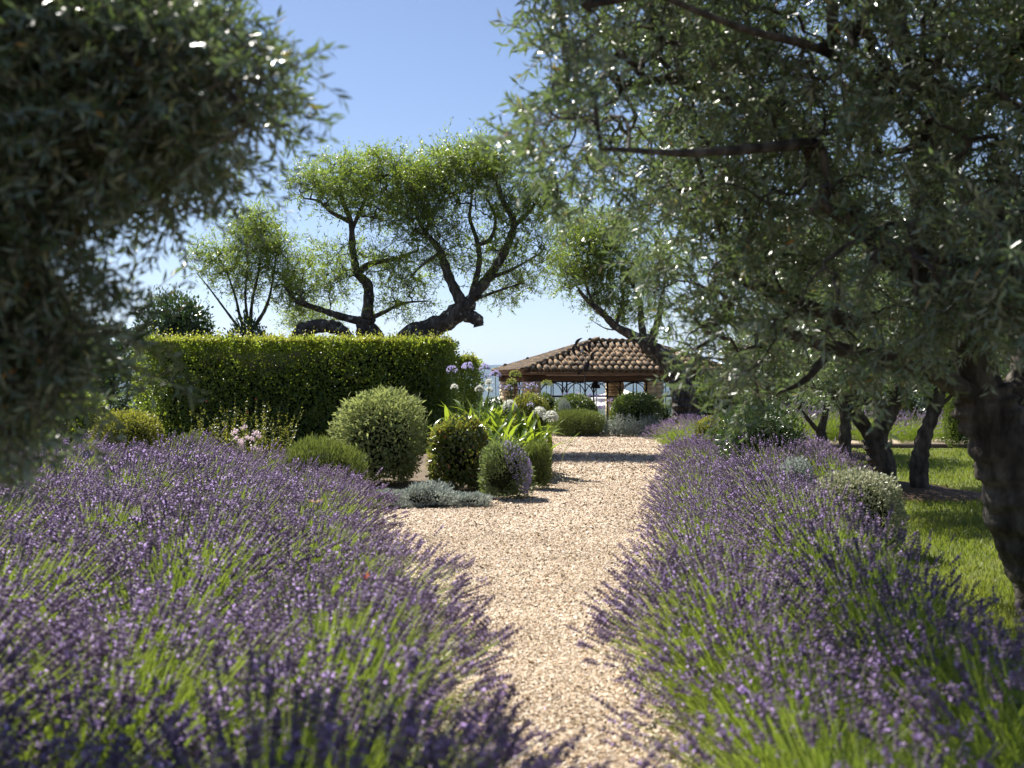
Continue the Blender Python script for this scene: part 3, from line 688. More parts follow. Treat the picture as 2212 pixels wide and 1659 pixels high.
# ------------------------------------------------------------------ hedges and shrubs
def shell_leaves(c, r, n, L, Wd, unit, depth=.22, lump=.06, up=.3, low=-.35, inner=.5, seed=0, sq=1.0, dirmix=.7):
    "leaves over a dome: centre c, radii r; sq < 1 makes it boxier"
    r2 = np.random.default_rng(seed+77)
    d = rdir(int(n*1.7)); d = d[d[:,2] > low][:n]; n = len(d)
    lf = np.zeros(n)
    for k in range(5):
        q = r2.standard_normal(3)*2.6; lf += np.sin(d@q + r2.uniform(0,6))
    rad = (1 + lump*lf/2.2) * (1.03 - depth*rng.random(n)**1.4) * (1 + .03*rng.standard_normal(n))
    st = rng.random(n) < .035; rad = np.where(st, rad*rng.uniform(1.04,1.17,n), rad)
    if sq != 1.0: 
        dd = np.sign(d)*np.abs(d)**sq; dd = dd/np.maximum(np.abs(dd).max(1, keepdims=True)**(1-sq)*np.linalg.norm(dd,axis=1,keepdims=True)**sq, 1e-6)
    else: dd = d
    p = np.asarray(c) + dd*np.asarray(r)*rad[:,None]
    ld = nrm(d*dirmix + rdir(n)*.75 + np.array((0,0,up))); nn = nrm(d + rdir(n)*.6 + np.array((0,0,.4)))
    Ls = L*rng.uniform(.65,1.3,n)
    return leaves(p, ld, nn, Ls, Wd*Ls/L, unit)
def ellipsoid(c, r, ns=14, nr_=9, low=-1.0):
    b = MB(); th = np.linspace(np.pi/2, np.arcsin(max(low,-1)), nr_)
    b.lathe([(max(math.cos(t),.001), math.sin(t)) for t in th], (0,0,0), ns)
    v = b.v[0]*np.asarray(r)+np.asarray(c); return v, b.f[0][0]
def shrub(name, label, cat, u0, u1, vtop, D, mat, L, Wd, unit=ROUND, lai=3.2, up=.3, lump=.07, depth=.26, sq=.82, extra=None, z0=None, group=None, flat=1.0, dirmix=.7, low=-.35):
    x0, x1 = (u0-CU)/FX*D, (u1-CU)/FX*D; cx = (x0+x1)/2; rx = (x1-x0)/2
    zb = float(G(cx, D)) if z0 is None else z0; zt = CAMZ-(vtop-CV)/FX*D
    h = max(zt-zb, .15); rz = h*.54; cz = zt-rz; ry = rx*flat
    area = 2.6*np.pi*((rx*ry+rx*rz+ry*rz)/3); n = int(min(26000, max(300, lai*area/(L*Wd*.62))))
    base = np.array((cx, D, zb)); root = thing(name, label, cat, base, group)
    seed = int(u0+vtop)
    v, f = shell_leaves((cx,D,cz), (rx*.92,ry*.92,rz*.95), n, L, Wd, unit, depth, lump, up, -.85, seed=seed, sq=sq, dirmix=dirmix)
    v[:,2] = np.maximum(v[:,2], zb+.01)
    put('foliage', mk_mesh('foliage', v-base, [(f,0)], mat), root)
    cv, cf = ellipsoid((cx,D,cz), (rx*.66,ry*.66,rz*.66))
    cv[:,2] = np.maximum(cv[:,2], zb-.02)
    put('dark_core', mk_mesh('dark_core', cv-base, [(cf,0)], M['core'], True), root)  # solid dark core in place of branches, standing for inner shade
    if extra:
        em, en, eL, eW, part, bias = extra
        d = rdir(en*4); d = d[d@np.array(bias) > .35][:en]
        p = np.array((cx,D,cz)) + d*np.array((rx,ry,rz))*rng.uniform(.95,1.08,(len(d),1))
        v, f = leaves(p, nrm(d+rdir(len(d))*.5+np.array((0,0,.3))), rdir(len(d)), eL, eW, LEAF2)
        put(part, mk_mesh(part, v-base, [(f,0)], em), root, kind='stuff')
    return root

def hedge(name, label, x0, x1, y0, y1, z1, n, tipn, rot=0.0):
    base = np.array(((x0+x1)/2, (y0+y1)/2, 0.0)); root = thing(name, label, 'hedge', base, 'clipped hedges')
    sx, sy = x1-x0, y1-y0
    # front, top, right end, left end
    A = np.array([sx*z1*1.0, sx*sy, sy*z1*2.2, sy*z1*.4]); k = rng.multinomial(n, A/A.sum())
    P = []; Nn = []
    for face, m in enumerate(k):
        a, b = rng.random(m), rng.random(m); dep = np.where(rng.random(m) < .4, rng.uniform(.2,.5,m), .3*rng.random(m)**1.7 - .06*rng.random(m))
        w = .06*np.sin(a*23+b*9)+.04*np.sin(a*51-b*17)
        if face == 0: p = np.stack([x0+a*sx, y0+dep+w, .03+b*z1], -1); q = (0,-1,0)
        elif face == 1: p = np.stack([x0+a*sx, y0+b*sy, z1-dep*.4+w*.9], -1); q = (0,0,1)
        elif face == 2: p = np.stack([x1-dep+w, y0+a*sy, .03+b*z1], -1); q = (1,0,0)
        else: p = np.stack([x0+dep+w, y0+a*sy, .03+b*z1], -1); q = (-1,0,0)
        P.append(p); Nn.append(np.repeat(np.array([q], float), m, 0))
    P = np.concatenate(P); Nn = np.concatenate(Nn); m = len(P)
    v, f = leaves(P-base, nrm(Nn*.7+rdir(m)*.8+np.array((0,0,.4))), nrm(Nn+rdir(m)*.6+np.array((0,0,.3))), rng.uniform(.04,.08,m), .036, ROUND)
    # young shoots along the top
    t = tipn; px = x0+rng.random(t)*sx; py = y0+(rng.random(t)**1.5)*sy; h = rng.gamma(1.3,.05,t)
    lp = []; ld = []
    for j in range(5):
        lp.append(np.stack([px, py, z1+h*(j/4)-.02], -1)); ld.append(nrm(rdir(t)*.8+np.array((0,0,.7))))
    lp = np.concatenate(lp); ld = np.concatenate(ld)
    v2, f2 = leaves(lp-base, ld, nrm(rdir(len(lp))*.6+np.array((0,0,1))), rng.uniform(.035,.06,len(lp)), .026, ROUND)
    put('foliage', mk_mesh('foliage', v, [(f,0)], M['privet']), root)
    put('young_shoots', mk_mesh('young_shoots', v2, [(f2,0)], M['privet_tip']), root, kind='stuff')
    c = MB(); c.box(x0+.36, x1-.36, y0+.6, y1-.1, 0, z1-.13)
    put('dark_core', c.mesh('dark_core', M['core'], off=base), root)  # plain dark box filling the hedge instead of branches, as its inner shade
    return root
hedge('hedge', 'long clipped hedge with a sunlit yellow-green top behind the round shrubs', -7.4, -1.22, 22.2, 23.6, 2.28, 46000, 3600)
hedge('hedge', 'lower hedge end standing behind the purple agapanthus flowers', -1.55, -.8, 25.2, 26.4, 1.98, 9000, 500)
# laurel behind the hedge, left
shrub('laurel_bush', 'dark glossy laurel bush rising behind the left end of the hedge', 'shrub', 300, 475, 612, 26.5, M['laurel'], .11, .045, LEAF4, 2.6, lump=.14, depth=.4)
shrub('laurel_bush', 'low dark laurel between the small almond and the hedge top', 'shrub', 470, 600, 688, 26, M['laurel'], .1, .04, LEAF4, 2.4, lump=.12, depth=.4)
shrub('laurel_bush', 'tall dark laurel mass behind the left olive branches', 'shrub', -160, 330, 690, 29, M['laurel'], .15, .065, LEAF4, 1.7, lump=.12, depth=.4)

# shrubs of the round bed
shrub('clipped_bush', 'big round grey-green felted bush in the middle of the bed', 'shrub', 716, 926, 836, 16.5, M['felt'], .085, .028, LEAF4, 2.8, up=.25, lump=.07, depth=.36, sq=.9)
shrub('clipped_bush', 'rounded glossy bush with reddish tips left of the agapanthus leaves', 'shrub', 922, 1058, 900, 15.6, M['photinia'], .06, .03, ROUND, 3.6, up=.2, lump=.06, sq=.7)
shrub('catmint', 'loose green catmint mound with lilac flowers on its path side', 'plant', 1032, 1144, 958, 14.3, M['nepeta'], .05, .02, LEAF2, 3.4, up=.5, lump=.22, depth=.42, sq=.9, extra=(M['lilac'], 1300, .026, .014, 'flowers', (.85,-.1,.45)))
shrub('rosemary_bush', 'small upright rosemary bush at the path edge right of the catmint', 'shrub', 1124, 1194, 955, 15.6, M['rosemary'], .07, .01, LEAF2, 3.2, up=1.1, lump=.14, depth=.35)
shrub('rosemary_bush', 'low domed bright green rosemary cushion behind the lavender', 'shrub', 600, 796, 950, 13.6, M['rosemary'], .075, .009, LEAF2, 2.4, up=1.0, lump=.08, flat=.8, sq=.95)
shrub('silver_cushion', 'left silver-grey cushion plant spilling onto the gravel', 'plant', 790, 868, 1056, 13.5, M['silver'], .042, .017, LEAF2, 2.6, up=.5, lump=.26, depth=.4, group='silver cushion plants on the gravel edge')
shrub('silver_cushion', 'widest and brightest silver cushion plant on the gravel edge', 'plant', 855, 985, 1047, 13.5, M['silver'], .042, .017, LEAF2, 2.6, up=.5, lump=.26, depth=.4, group='silver cushion plants on the gravel edge')
shrub('silver_cushion', 'small dim silver cushion plant at the right end beneath the red-tipped bush', 'plant', 975, 1064, 1066, 13.5, M['silver'], .04, .016, LEAF2, 2.6, up=.5, lump=.26, depth=.4, group='silver cushion plants on the gravel edge')
shrub('clipped_bush', 'rounded yellow-green clipped bush behind the far edge of the lavender', 'shrub', 195, 360, 885, 17.5, M['golden'], .04, .024, ROUND, 2.2, lump=.03)
shrub('clipped_bush', 'dark clipped bush behind the hanging left olive branches', 'shrub', 60, 240, 838, 18.5, M['privet'], .045, .026, ROUND, 2.2, lump=.06)
shrub('conifer_bush', 'feathery yellow-green conifer bush at the far left edge', 'shrub', -40, 56, 905, 16.5, M['golden'], .06, .012, LEAF2, 2.4, up=.7, lump=.1)
shrub('santolina', 'bright green upright cushion between the yellow-green bush and the salvia', 'plant', 372, 462, 934, 15.6, M['rosemary'], .06, .006, LEAF2, 2.4, up=1.2, lump=.05)
# under the olives, right
shrub('variegated_bush', 'rounded cream variegated bush between the lavender and the lawn', 'shrub', 1752, 1952, 1016, 9.6, M['variegated'], .03, .015, ROUND, 2.4, lump=.06)
shrub('variegated_bush', 'small grey variegated bush left of the bigger cream one', 'shrub', 1678, 1764, 990, 11.6, M['silver'], .03, .014, ROUND, 2.2, lump=.08)
shrub('evergreen_bush', 'dark loose evergreen bush beneath the hanging olive branches', 'shrub', 1545, 1745, 872, 15.5, M['laurel'], .05, .02, LEAF4, 2.2, lump=.12, depth=.4)
shrub('evergreen_bush', 'yellow-lit bush between the old almond trunk and the dark bush', 'shrub', 1500, 1570, 905, 22, M['golden'], .05, .025, ROUND, 2.0, lump=.1)
# round the pavilion
shrub('box_ball', 'yellow-green clipped bush below the left pavilion column', 'shrub', 1100, 1192, 852, 32.5, M['golden'], .055, .032, ROUND, 2.2, lump=.1)
shrub('box_ball', 'small box bush behind the yellow-green clipped bush', 'shrub', 1160, 1205, 847, 34, M['box'], .05, .03, ROUND, 2.0, lump=.1)
shrub('box_ball', 'dark clipped box bush in front of the pavilion arches', 'shrub', 1192, 1292, 850, 33.2, M['box'], .05, .03, ROUND, 2.4, lump=.04, sq=.85)
shrub('box_ball', 'wide clipped box bush in front of the right pavilion column', 'shrub', 1314, 1432, 848, 33, M['box'], .05, .03, ROUND, 2.4, lump=.04, sq=.8)
shrub('cushion_bush', 'low dark green cushion bush at the far end of the path', 'shrub', 1186, 1310, 886, 31.6, M['rosemary'], .07, .01, LEAF2, 2.4, up=.6, lump=.05)
shrub('santolina', 'small silver tuft between the box bush and the dark cushion', 'plant', 1204, 1234, 866, 32.4, M['silver'], .09, .012, LEAF2, 2.0, up=1.4, lump=.15)
shrub('evergreen_bush', 'dark low evergreen behind the agapanthus leaves', 'shrub', 1030, 1105, 858, 27, M['laurel'], .07, .03, LEAF4, 2.2, lump=.12)
shrub('evergreen_bush', 'pale leafy bush at the foot of the old almond trunk', 'shrub', 1418, 1450, 872, 34.6, M['box'], .06, .03, ROUND, 1.8, lump=.12)
# backdrop at the far right
for i, (a, b_, t, D, mm, lab) in enumerate([
    (1600,1800,800,31,'laurel','tall dark evergreen behind the far lavender, nearest the pavilion'),
    (1780,1990,790,33,'box','green leafy shrub mass behind the wishbone-forked olive'),
    (1960,2180,770,32,'laurel','tall dark evergreen behind the slender olive'),
    (2150,2420,720,34,'golden','sunlit yellow-green tree mass behind the big olive trunk'),
    (1470,1640,815,37,'box','distant green shrub mass between the pavilion and the orchard')]):
    shrub('background_shrub', lab, 'shrub', a, b_, t, D, M[mm], .13, .06, LEAF4, 2.2, lump=.14, depth=.4)
shrub('cypress', 'narrow green clipped cypress just left of the big olive trunk', 'tree', 2040, 2096, 830, 25.5, M['box'], .06, .02, LEAF2, 2.4, up=1, lump=.03)

# salvia with upright flowering stems
def stems_plant(name, label, cat, u0, u1, vb, D, n, h, leafm, nl, L, Wd, heads=None, lean=.15, group=None, z0=None):
    x0, x1 = (u0-CU)/FX*D, (u1-CU)/FX*D; cx = (x0+x1)/2; zb = float(G(cx, D)) if z0 is None else z0
    base = np.array((cx, D, zb)); root = thing(name, label, cat, base, group)
    P = np.stack([rng.uniform(x0,x1,n), D+rng.uniform(-.35,.35,n), np.full(n, zb)], -1); H = h*rng.uniform(.6,1.05,n)
    d = nrm(np.stack([rng.normal(0,lean,n), rng.normal(0,lean,n), np.ones(n)], -1))
    tip = P + d*H[:,None]; mid = P + d*H[:,None]*.5 + rng.standard_normal((n,3))*.015
    tv, tf = tubes(np.stack([P, mid, tip],1), np.repeat(np.array([[.004,.003,.0015]]), n, 0), 3)
    t = rng.uniform(.12,.98,(n,nl)); p = P[:,None]+(tip-P)[:,None]*t[...,None]
    m = n*nl
    sz = (1.15-.75*t).ravel()
    lv, lf = leaves(p.reshape(-1,3), nrm(rdir(m)+np.array((0,0,.4))), nrm(rdir(m)*.6+np.array((0,0,1))), L*sz, Wd*sz, LEAF2)
    put('stems', mk_mesh('stems', tv-base, [(tf,0)], M['stalk']), root, kind='stuff')
    put('foliage', mk_mesh('foliage', lv-base, [(lf,0)], leafm), root, kind='stuff')
    if heads:
        hm, frac, per, hl, hw = heads
        s = rng.random(n) < frac; tp = np.repeat(tip[s], per, 0); m = len(tp)
        v, f = leaves(tp+rng.standard_normal((m,3))*hl*.5, rdir(m), rdir(m), hl, hw, LEAF2)
        put('flowers', mk_mesh('flowers', v-base, [(f,0)], hm), root, kind='stuff')
    return root
M['red'] = leaf_mat('red_petal', [(0,(.5,.04,.06)),(1,(.6,.08,.1))], (.7,.1,.1), .35)
stems_plant('salvia', 'tall pale green salvia with thin upright stems against the dark hedge', 'plant', 418, 612, 960, 17.6, 110, 1.2, M['golden'], 30, .075, .034, (M['red'],.05,3,.02,.015), .22)
stems_plant('stachys', "silver lamb's ear with pale upright spikes at the far end of the path", 'plant', 1308, 1425, 945, 31.3, 110, .68, M['silver'], 30, .11, .04, None, .25)
stems_plant('iris_clump', 'dark sword-leaved clump right of the dark cushion bush', 'plant', 1272, 1316, 930, 32, 40, .62, M['laurel'], 8, .3, .03, None, .25)
stems_plant('perovskia', 'hazy mauve russian sage in front of the pavilion opening', 'plant', 1232, 1300, 870, 34.2, 60, 1.15, M['nepeta'], 10, .05, .012, (M['lilac'],1,16,.05,.02), .22)
stems_plant('scabious', 'pale pink flower heads between the salvia and the lavender', 'plant', 462, 560, 975, 15.2, 22, .86, M['nepeta'], 10, .05, .015, (M['pink'],.6,26,.035,.02), .12)
stems_plant('leafy_perennial', 'sparse green perennial at the foot of the salvia', 'plant', 355, 430, 960, 18.4, 40, .8, M['box'], 20, .06, .03, None, .2)

# ------------------------------------------------------------------ agapanthus
def strap_mesh(L, Wd, arch, seed):
    r2 = np.random.default_rng(seed); k = 8; t = np.linspace(0,1,k)
    ang = np.radians(80) - np.radians(arch)*t**1.3
    dx = np.cos(ang)*L/(k-1); dz = np.sin(ang)*L/(k-1)
    x = np.concatenate([[0], np.cumsum(dx)[:-1]]); z = np.concatenate([[0], np.cumsum(dz)[:-1]])
    w = Wd*np.array([.55,.75,.92,1,1,.92,.66,.06])
    V = []
    for i in range(k):
        V += [(x[i], -w[i]/2, z[i]+w[i]*.16), (x[i], 0, z[i]), (x[i], w[i]/2, z[i]+w[i]*.16)]
    F = []
    for i in range(k-1):
        a = i*3; F += [(a,a+1,a+4,a+3),(a+1,a+2,a+5,a+4)]
    return mk_mesh('leaf', np.array(V), [(np.array(F),0)], M['strap'], True)
STRAPS = [strap_mesh(.62,.055,60,1), strap_mesh(.72,.06,85,2), strap_mesh(.55,.05,45,3), strap_mesh(.68,.055,110,4), strap_mesh(.5,.048,75,5), strap_mesh(.7,.06,35,6)]
def umbel_mesh(mat, R, n, fl, seed, half=False):
    "pedicels and trumpet florets around the tip of a stalk"
    r2 = np.random.default_rng(seed); b = MB()
    d = nrm(r2.standard_normal((n*3,3))); d = d[d[:,2] > (-.1 if not half else .1)][:n]
    ends = d*R*r2.uniform(.6,.8,(len(d),1))
    tv, tf = tubes(np.stack([d*0, ends*.5, ends],1), np.full((len(d),3), .0022), 3); b.add(tv, tf, 1)
    pos = []; dr = []; nn = []
    for e, q in zip(ends, d):
        s = nrm(np.cross(q, (0.3,.5,.8))); t = np.cross(q, s)
        for k in range(6):
            a = k*np.pi/3; o = np.cos(a)*s+np.sin(a)*t
            pos.append(e); dr.append(q*.8+o*.6); nn.append(q-o)
    v, f = leaves(np.array(pos), np.array(dr), np.array(nn), fl, fl*.36, LEAF2); b.add(v, f, 0)
    return b.mesh('flower_head', [mat, M['stalk']])
UM = {'purple': umbel_mesh(M['agapurple'], .11, 34, .042, 1), 'green': umbel_mesh(M['agagreen'], .12, 60, .022, 2), 'white': umbel_mesh(M['agawhite'], .11, 52, .055, 3), 'smallwhite': umbel_mesh(M['agawhite'], .075, 34, .035, 4), 'fading': umbel_mesh(M['agapurple'], .1, 20, .03, 5)}
def agapanthus(u, D, nl, label, flowers, lean=0.4):
    x = (u-CU)/FX*D; z = float(G(x, D)); base = np.array((x, D, z)); root = thing('agapanthus', label, 'plant', base, 'agapanthus clump beside the path')
    for i in range(nl):
        a = rng.normal(lean, 1.5) if rng.random() < .6 else rng.uniform(-math.pi, math.pi)
        put('leaf', STRAPS[rng.integers(len(STRAPS))], root, (rng.normal(0,.13), rng.normal(0,.12), rng.uniform(-.02,.08)), (rng.normal(0,.15), rng.normal(0,.22), a), (rng.uniform(1.0,1.4),)*3)
    for (fu, fv, kind, s) in flowers:
        tip = W(fu, fv, D+rng.uniform(-.3,.3)) - base
        st = np.array((rng.normal(0,.05), rng.normal(0,.05), 0)); mid = (st+tip)*.5 + np.array((0,0,.05))*1 + rng.standard_normal(3)*.02
        b = MB(); b.tube(catmull([st, mid, tip], 4), .006, 5)
        o = put('flower_stalk', b.mesh('flower_stalk', M['stalk'], True), root)
        h = put('flower_head', UM[kind], o, tip, (rng.normal(0,.15), rng.normal(0,.15), rng.uniform(0,6)), (s,)*3, label={'purple':'violet flower head','green':'green seed head','white':'full white flower head','smallwhite':'small white flower head','fading':'fading violet flower head'}[kind])
agapanthus(978, 18.9, 26, 'agapanthus nearest the hedge with two pale violet flower heads', [(976,801,'purple',.9),(1010,795,'purple',1.0)])
agapanthus(1008, 18.6, 26, 'agapanthus behind the red-tipped bush with a leaning violet head', [(1047,797,'purple',.9),(1052,815,'fading',.8)])
agapanthus(1035, 18.3, 26, 'agapanthus with small white heads left of the pavilion', [(1057,828,'smallwhite',.9),(1036,842,'smallwhite',1),(1057,844,'smallwhite',.85),(982,838,'smallwhite',.85)])
agapanthus(1062, 18.1, 28, 'agapanthus with one violet head on a straight stalk', [(1070,812,'purple',.9),(1085,838,'fading',.8)])
agapanthus(1088, 17.9, 28, 'agapanthus with tall green seed heads against the tiled roof', [(1113,812,'green',1.0),(1105,828,'green',.9),(1101,880,'white',1.0),(1098,840,'fading',.8)])
agapanthus(1112, 17.7, 28, 'agapanthus with violet heads before the left pavilion column', [(1131,838,'fading',1.1),(1152,836,'fading',.9),(1146,876,'fading',.7)])
agapanthus(1135, 17.5, 28, 'agapanthus at the path edge with bright white double head', [(1165,895,'white',1.0),(1190,904,'white',1.0)], 0.1)
agapanthus(1156, 17.3, 24, 'agapanthus with a yellow-green seed head and leaves over the gravel', [(1181,832,'green',.9),(1152,862,'green',.8)], 0.0)
agapanthus(1078, 17.2, 24, 'agapanthus of leaves only just behind the catmint', [])

agapanthus(995, 17.6, 22, 'agapanthus of leaves only between the red-tipped bush and the hedge', [])
agapanthus(1020, 17.3, 24, 'agapanthus of leaves only just above the red-tipped bush', [])
agapanthus(1108, 17.0, 24, 'agapanthus of leaves only above the rosemary at the path edge', [])
agapanthus(1146, 16.9, 20, 'agapanthus of leaves only arching right over the gravel', [], 0.0)
# ------------------------------------------------------------------ lavender
def lavender_meshes(seed, nst, R, H, lean, spike=.064):
    r2 = np.random.default_rng(seed)
    th = np.arccos(1-(1-np.cos(np.radians(74)))*r2.random(nst)); ph = r2.uniform(0, 2*np.pi, nst)
    L = np.where(r2.random(nst) < .9, r2.uniform(.82,1.05,nst), r2.uniform(1.0,1.18,nst))
    d = np.stack([np.sin(th)*np.cos(ph)*R, np.sin(th)*np.sin(ph)*R, np.cos(th)*H], -1)*L[:,None]
    base = np.stack([np.cos(ph)*np.sin(th)*.2, np.sin(ph)*np.sin(th)*.2, np.zeros(nst)], -1) + r2.normal(0,.03,(nst,3))*np.array((1,1,0))
    tip = d + np.array(lean)*np.cos(th)[:,None]*r2.uniform(.5,1.3,(nst,1)); tip[:,2] = np.maximum(tip[:,2]+.1, .08)
    mid = base*.5 + tip*.5 + np.array((0,0,.06)) - nrm(tip-base)*0
    w = .0034
    side = nrm(np.cross(tip-base, nrm(r2.standard_normal((nst,3)))))*w/2
    V = np.stack([base-side, base+side, mid-side, mid+side, tip-side, tip+side], 1).reshape(-1,3)
    I = (np.arange(nst)*6)[:,None]
    F = np.concatenate([I+np.array([[0,1,3,2]]), I+np.array([[2,3,5,4]])])
    stems = mk_mesh('stems', V, [(F,0)], M['lav_stem'])
    # spikes: whorls of calyces with open florets
    ax = nrm(tip-mid); sl = spike*r2.uniform(.6,1.35,nst)
    nw = 5; b = MB()
    ref = nrm(np.cross(ax, nrm(r2.standard_normal((nst,3))))); ref2 = np.cross(ax, ref)
    WV = []; 
    for j in range(nw):
        c = tip + ax*(sl*(j/(nw-1)))[:,None]
        rr = (.011 if 0 < j < nw-1 else .0078)*r2.uniform(.75,1.3,nst); hh = sl*.17
        a0 = r2.uniform(0,6.28,nst)
        ring = [c + (np.cos(a0+k*2.094)[:,None]*ref + np.sin(a0+k*2.094)[:,None]*ref2)*rr[:,None] + ax*(hh*.35)[:,None] for k in range(3)]
        WV.append(np.stack([c-ax*hh[:,None]*.6, *ring, c+ax*hh[:,None]], 1))
    WV = np.concatenate(WV); n = len(WV)
    UF = np.array([(0,2,1),(0,3,2),(0,1,3),(4,1,2),(4,2,3),(4,3,1)])
    b.add(WV.reshape(-1,3), (UF[None]+(np.arange(n)*5)[:,None,None]).reshape(-1,3).astype(np.int32), 0)
    m = int(nst*4.5); q = r2.integers(0, nst, m); t = r2.random(m)
    o = nrm(np.cos(a:=r2.uniform(0,6.28,m))[:,None]*ref[q] + np.sin(a)[:,None]*ref2[q])
    p = tip[q] + ax[q]*(sl[q]*t)[:,None] + o*.006
    keep = rng.random(m) < np.clip(.35+.65*np.sin(q*1.7)**2, 0, 1)
    v, f = leaves(p[keep], nrm(o+ax[q]*.5)[keep], nrm(ax[q]-o*.4+.3*r2.standard_normal((m,3)))[keep], .015, .013, LEAF2)
    b.add(v, f, 1)
    spikes = b.mesh('flower_spikes', [M['lav_calyx'], M['lav_floret']])
    nb = 3400
    th = np.arccos(1-(1-np.cos(np.radians(80)))*r2.random(nb)); ph = r2.uniform(0,6.28,nb); u = r2.uniform(.15,.74,nb)
    p = np.stack([np.sin(th)*np.cos(ph)*R, np.sin(th)*np.sin(ph)*R, np.cos(th)*H*.95+.04], -1)*u[:,None]
    v, f = leaves(p, nrm(nrm(p)*.8+nrm(r2.standard_normal((nb,3)))*.5+np.array((0,0,.5))), nrm(r2.standard_normal((nb,3))), r2.uniform(.08,.19,nb), .0048, LEAF2)
    fol = mk_mesh('foliage', v, [(f,0)], M['lav_leaf'])
    return stems, spikes, fol
LAV = [lavender_meshes(100+i, 340+40*(i%3), .68, .52+.03*(i%3), (.27,.03,-.02)) for i in range(5)]
LAVF = [lavender_meshes(200+i, 190, .66, .6, (.2,0,-.02), .066) for i in range(3)]
def lavender(x, y, s, rz, label, group, var, sz=1.0):
    z = float(G(x, y)); root = thing('lavender_bush', label, 'lavender', (x,y,z), group)
    root.rotation_euler = (0,0,rz); root.scale = (s,s,s*sz*rng.uniform(.88,1.16))
    st, sp, fo = var
    put('stems', st, root, kind='stuff'); put('flower_spikes', sp, root, kind='stuff'); put('foliage', fo, root, kind='stuff')
LEDGE = np.array([(1.8,-.34),(3,-.4),(4.2,-.58),(5.5,-.86),(7,-1.12),(9,-1.5),(10.6,-1.85),(12.2,-2.4),(14,-3.2),(15.4,-4.2)])
def zoneL(x, y, first):
    if first:
        if y < 3.6: return 'lavender bush leaning over the gravel at the near end of the left bed'
        if y < 6.5: return 'lavender bush leaning over the gravel where the path is narrowest on the left'
        if y < 9.5: return 'lavender bush on the left path edge below the silver cushion plants'
        return 'lavender bush at the far end of the left bed beside the domed rosemary cushion'
    if y > 11.5: return 'lavender bush in the far rows of the left bed below the hedge shrubs'
    if x < -.3*y:
        if y < 4.2: return 'lavender bush in the near left corner of the left bed'
        if y < 6: return 'lavender bush at the left edge, nearer than the tips of the hanging olive branches'
        if y < 8.6: return 'lavender bush in the left bed directly below the lowest hanging olive branches'
        return 'lavender bush in the left bed between the hanging olive branches and the yellow-green bush'
    if y < 4.2: return 'lavender bush in the near rows of the left bed, inside the path edge'
    return 'lavender bush in the middle of the left bed behind the path-edge row'
def zoneR(x, y, first):
    if first:
        if y < 4.6: return 'sparse green lavender bush sprawling over the gravel at the near right'
        if y < 9: return 'sparse lavender bush leaning left over the right edge of the path, mid-way'
        return 'full purple lavender bush on the right path edge before the far bend'
    if y < 5: return 'shaded lavender bush in the near right corner beneath the olive'
    if y < 10: return 'shaded lavender bush between the right path edge and the cream variegated bush'
    return 'purple lavender bush behind the right path edge beside the dark evergreen'
y = 2.15; row = 0
while y < 15.3:
    xe = np.interp(y, LEDGE[:,0], LEDGE[:,1]); x = xe - (row%2)*.12; first = True
    xmin = -.47*y - 1.2
    while x > xmin:
        s = rng.uniform(.88,1.12)*(.86 if first else 1.0)
        lavender(x+rng.normal(0,.07), y+rng.normal(0,.07), s, rng.normal(0,.5),
                 zoneL(x, y, first),
                 'lavender edging the left of the path' if first else 'lavender filling the left bed', LAV[rng.integers(5)])
        x -= .82; first = False
    y += .74; row += 1
RED = np.array([(2.3,.94),(4,.98),(5.5,1.06),(7,1.27),(9,1.6),(11,1.9),(12.8,2.2),(14.5,2.6),(17,3.0),(19,3.3)])
RWD = np.array([(2.3,1.0),(4,.9),(6.5,1.1),(10,1.2),(14,1.4),(19,1.5)])
y = 2.5; row = 0
while y < 19:
    xe = np.interp(y, RED[:,0], RED[:,1]); wdt = np.interp(y, RWD[:,0], RWD[:,1]); x = xe; first = True
    while x < xe + wdt + .05:
        s = rng.uniform(.84,1.06)*(.84 if first else .98)
        lavender(x+rng.normal(0,.06), y+rng.normal(0,.07), s, math.pi+rng.normal(0,.4),
                 zoneR(x, y, first),
                 'lavender edging the right of the path' if first else 'lavender in the shaded right bed', (LAVF if rng.random() < np.clip((13-y)/6,.4,.92) else LAV)[rng.integers(3)])
        x += .72; first = False
    y += .64; row += 1
for (x, y, s) in ((3.75,25.6,1.0),(4.4,27.2,1.1),(4.9,28.0,1.0)):
    lavender(x, y, s, math.pi, 'lavender bush leaning over the far bend of the path before the almond trunk', 'lavender at the far bend', LAV[1])
for i, (x, y, s) in enumerate(((6.6,27.2,1.2),(7.6,27.4,1.25),(8.6,27.3,1.3),(9.6,27.5,1.2),(7.2,29.5,1.2),(10.6,28.4,1.2),(8.4,29.8,1.2))):
    lavender(x, y, s, rng.uniform(-.5,.5), 'pale lavender bush beyond the lawn seen between the olive trunks', 'lavender beyond the lawn', LAVF[i%2], 1.05)
b = MB(); b.box(5.6, 19, 25.75, 25.8, 0, .1); tag(put('lawn_edging', b.mesh('lawn_edging', M['edging'])), 'thin dark edging board along the far side of the lawn', 'edging')

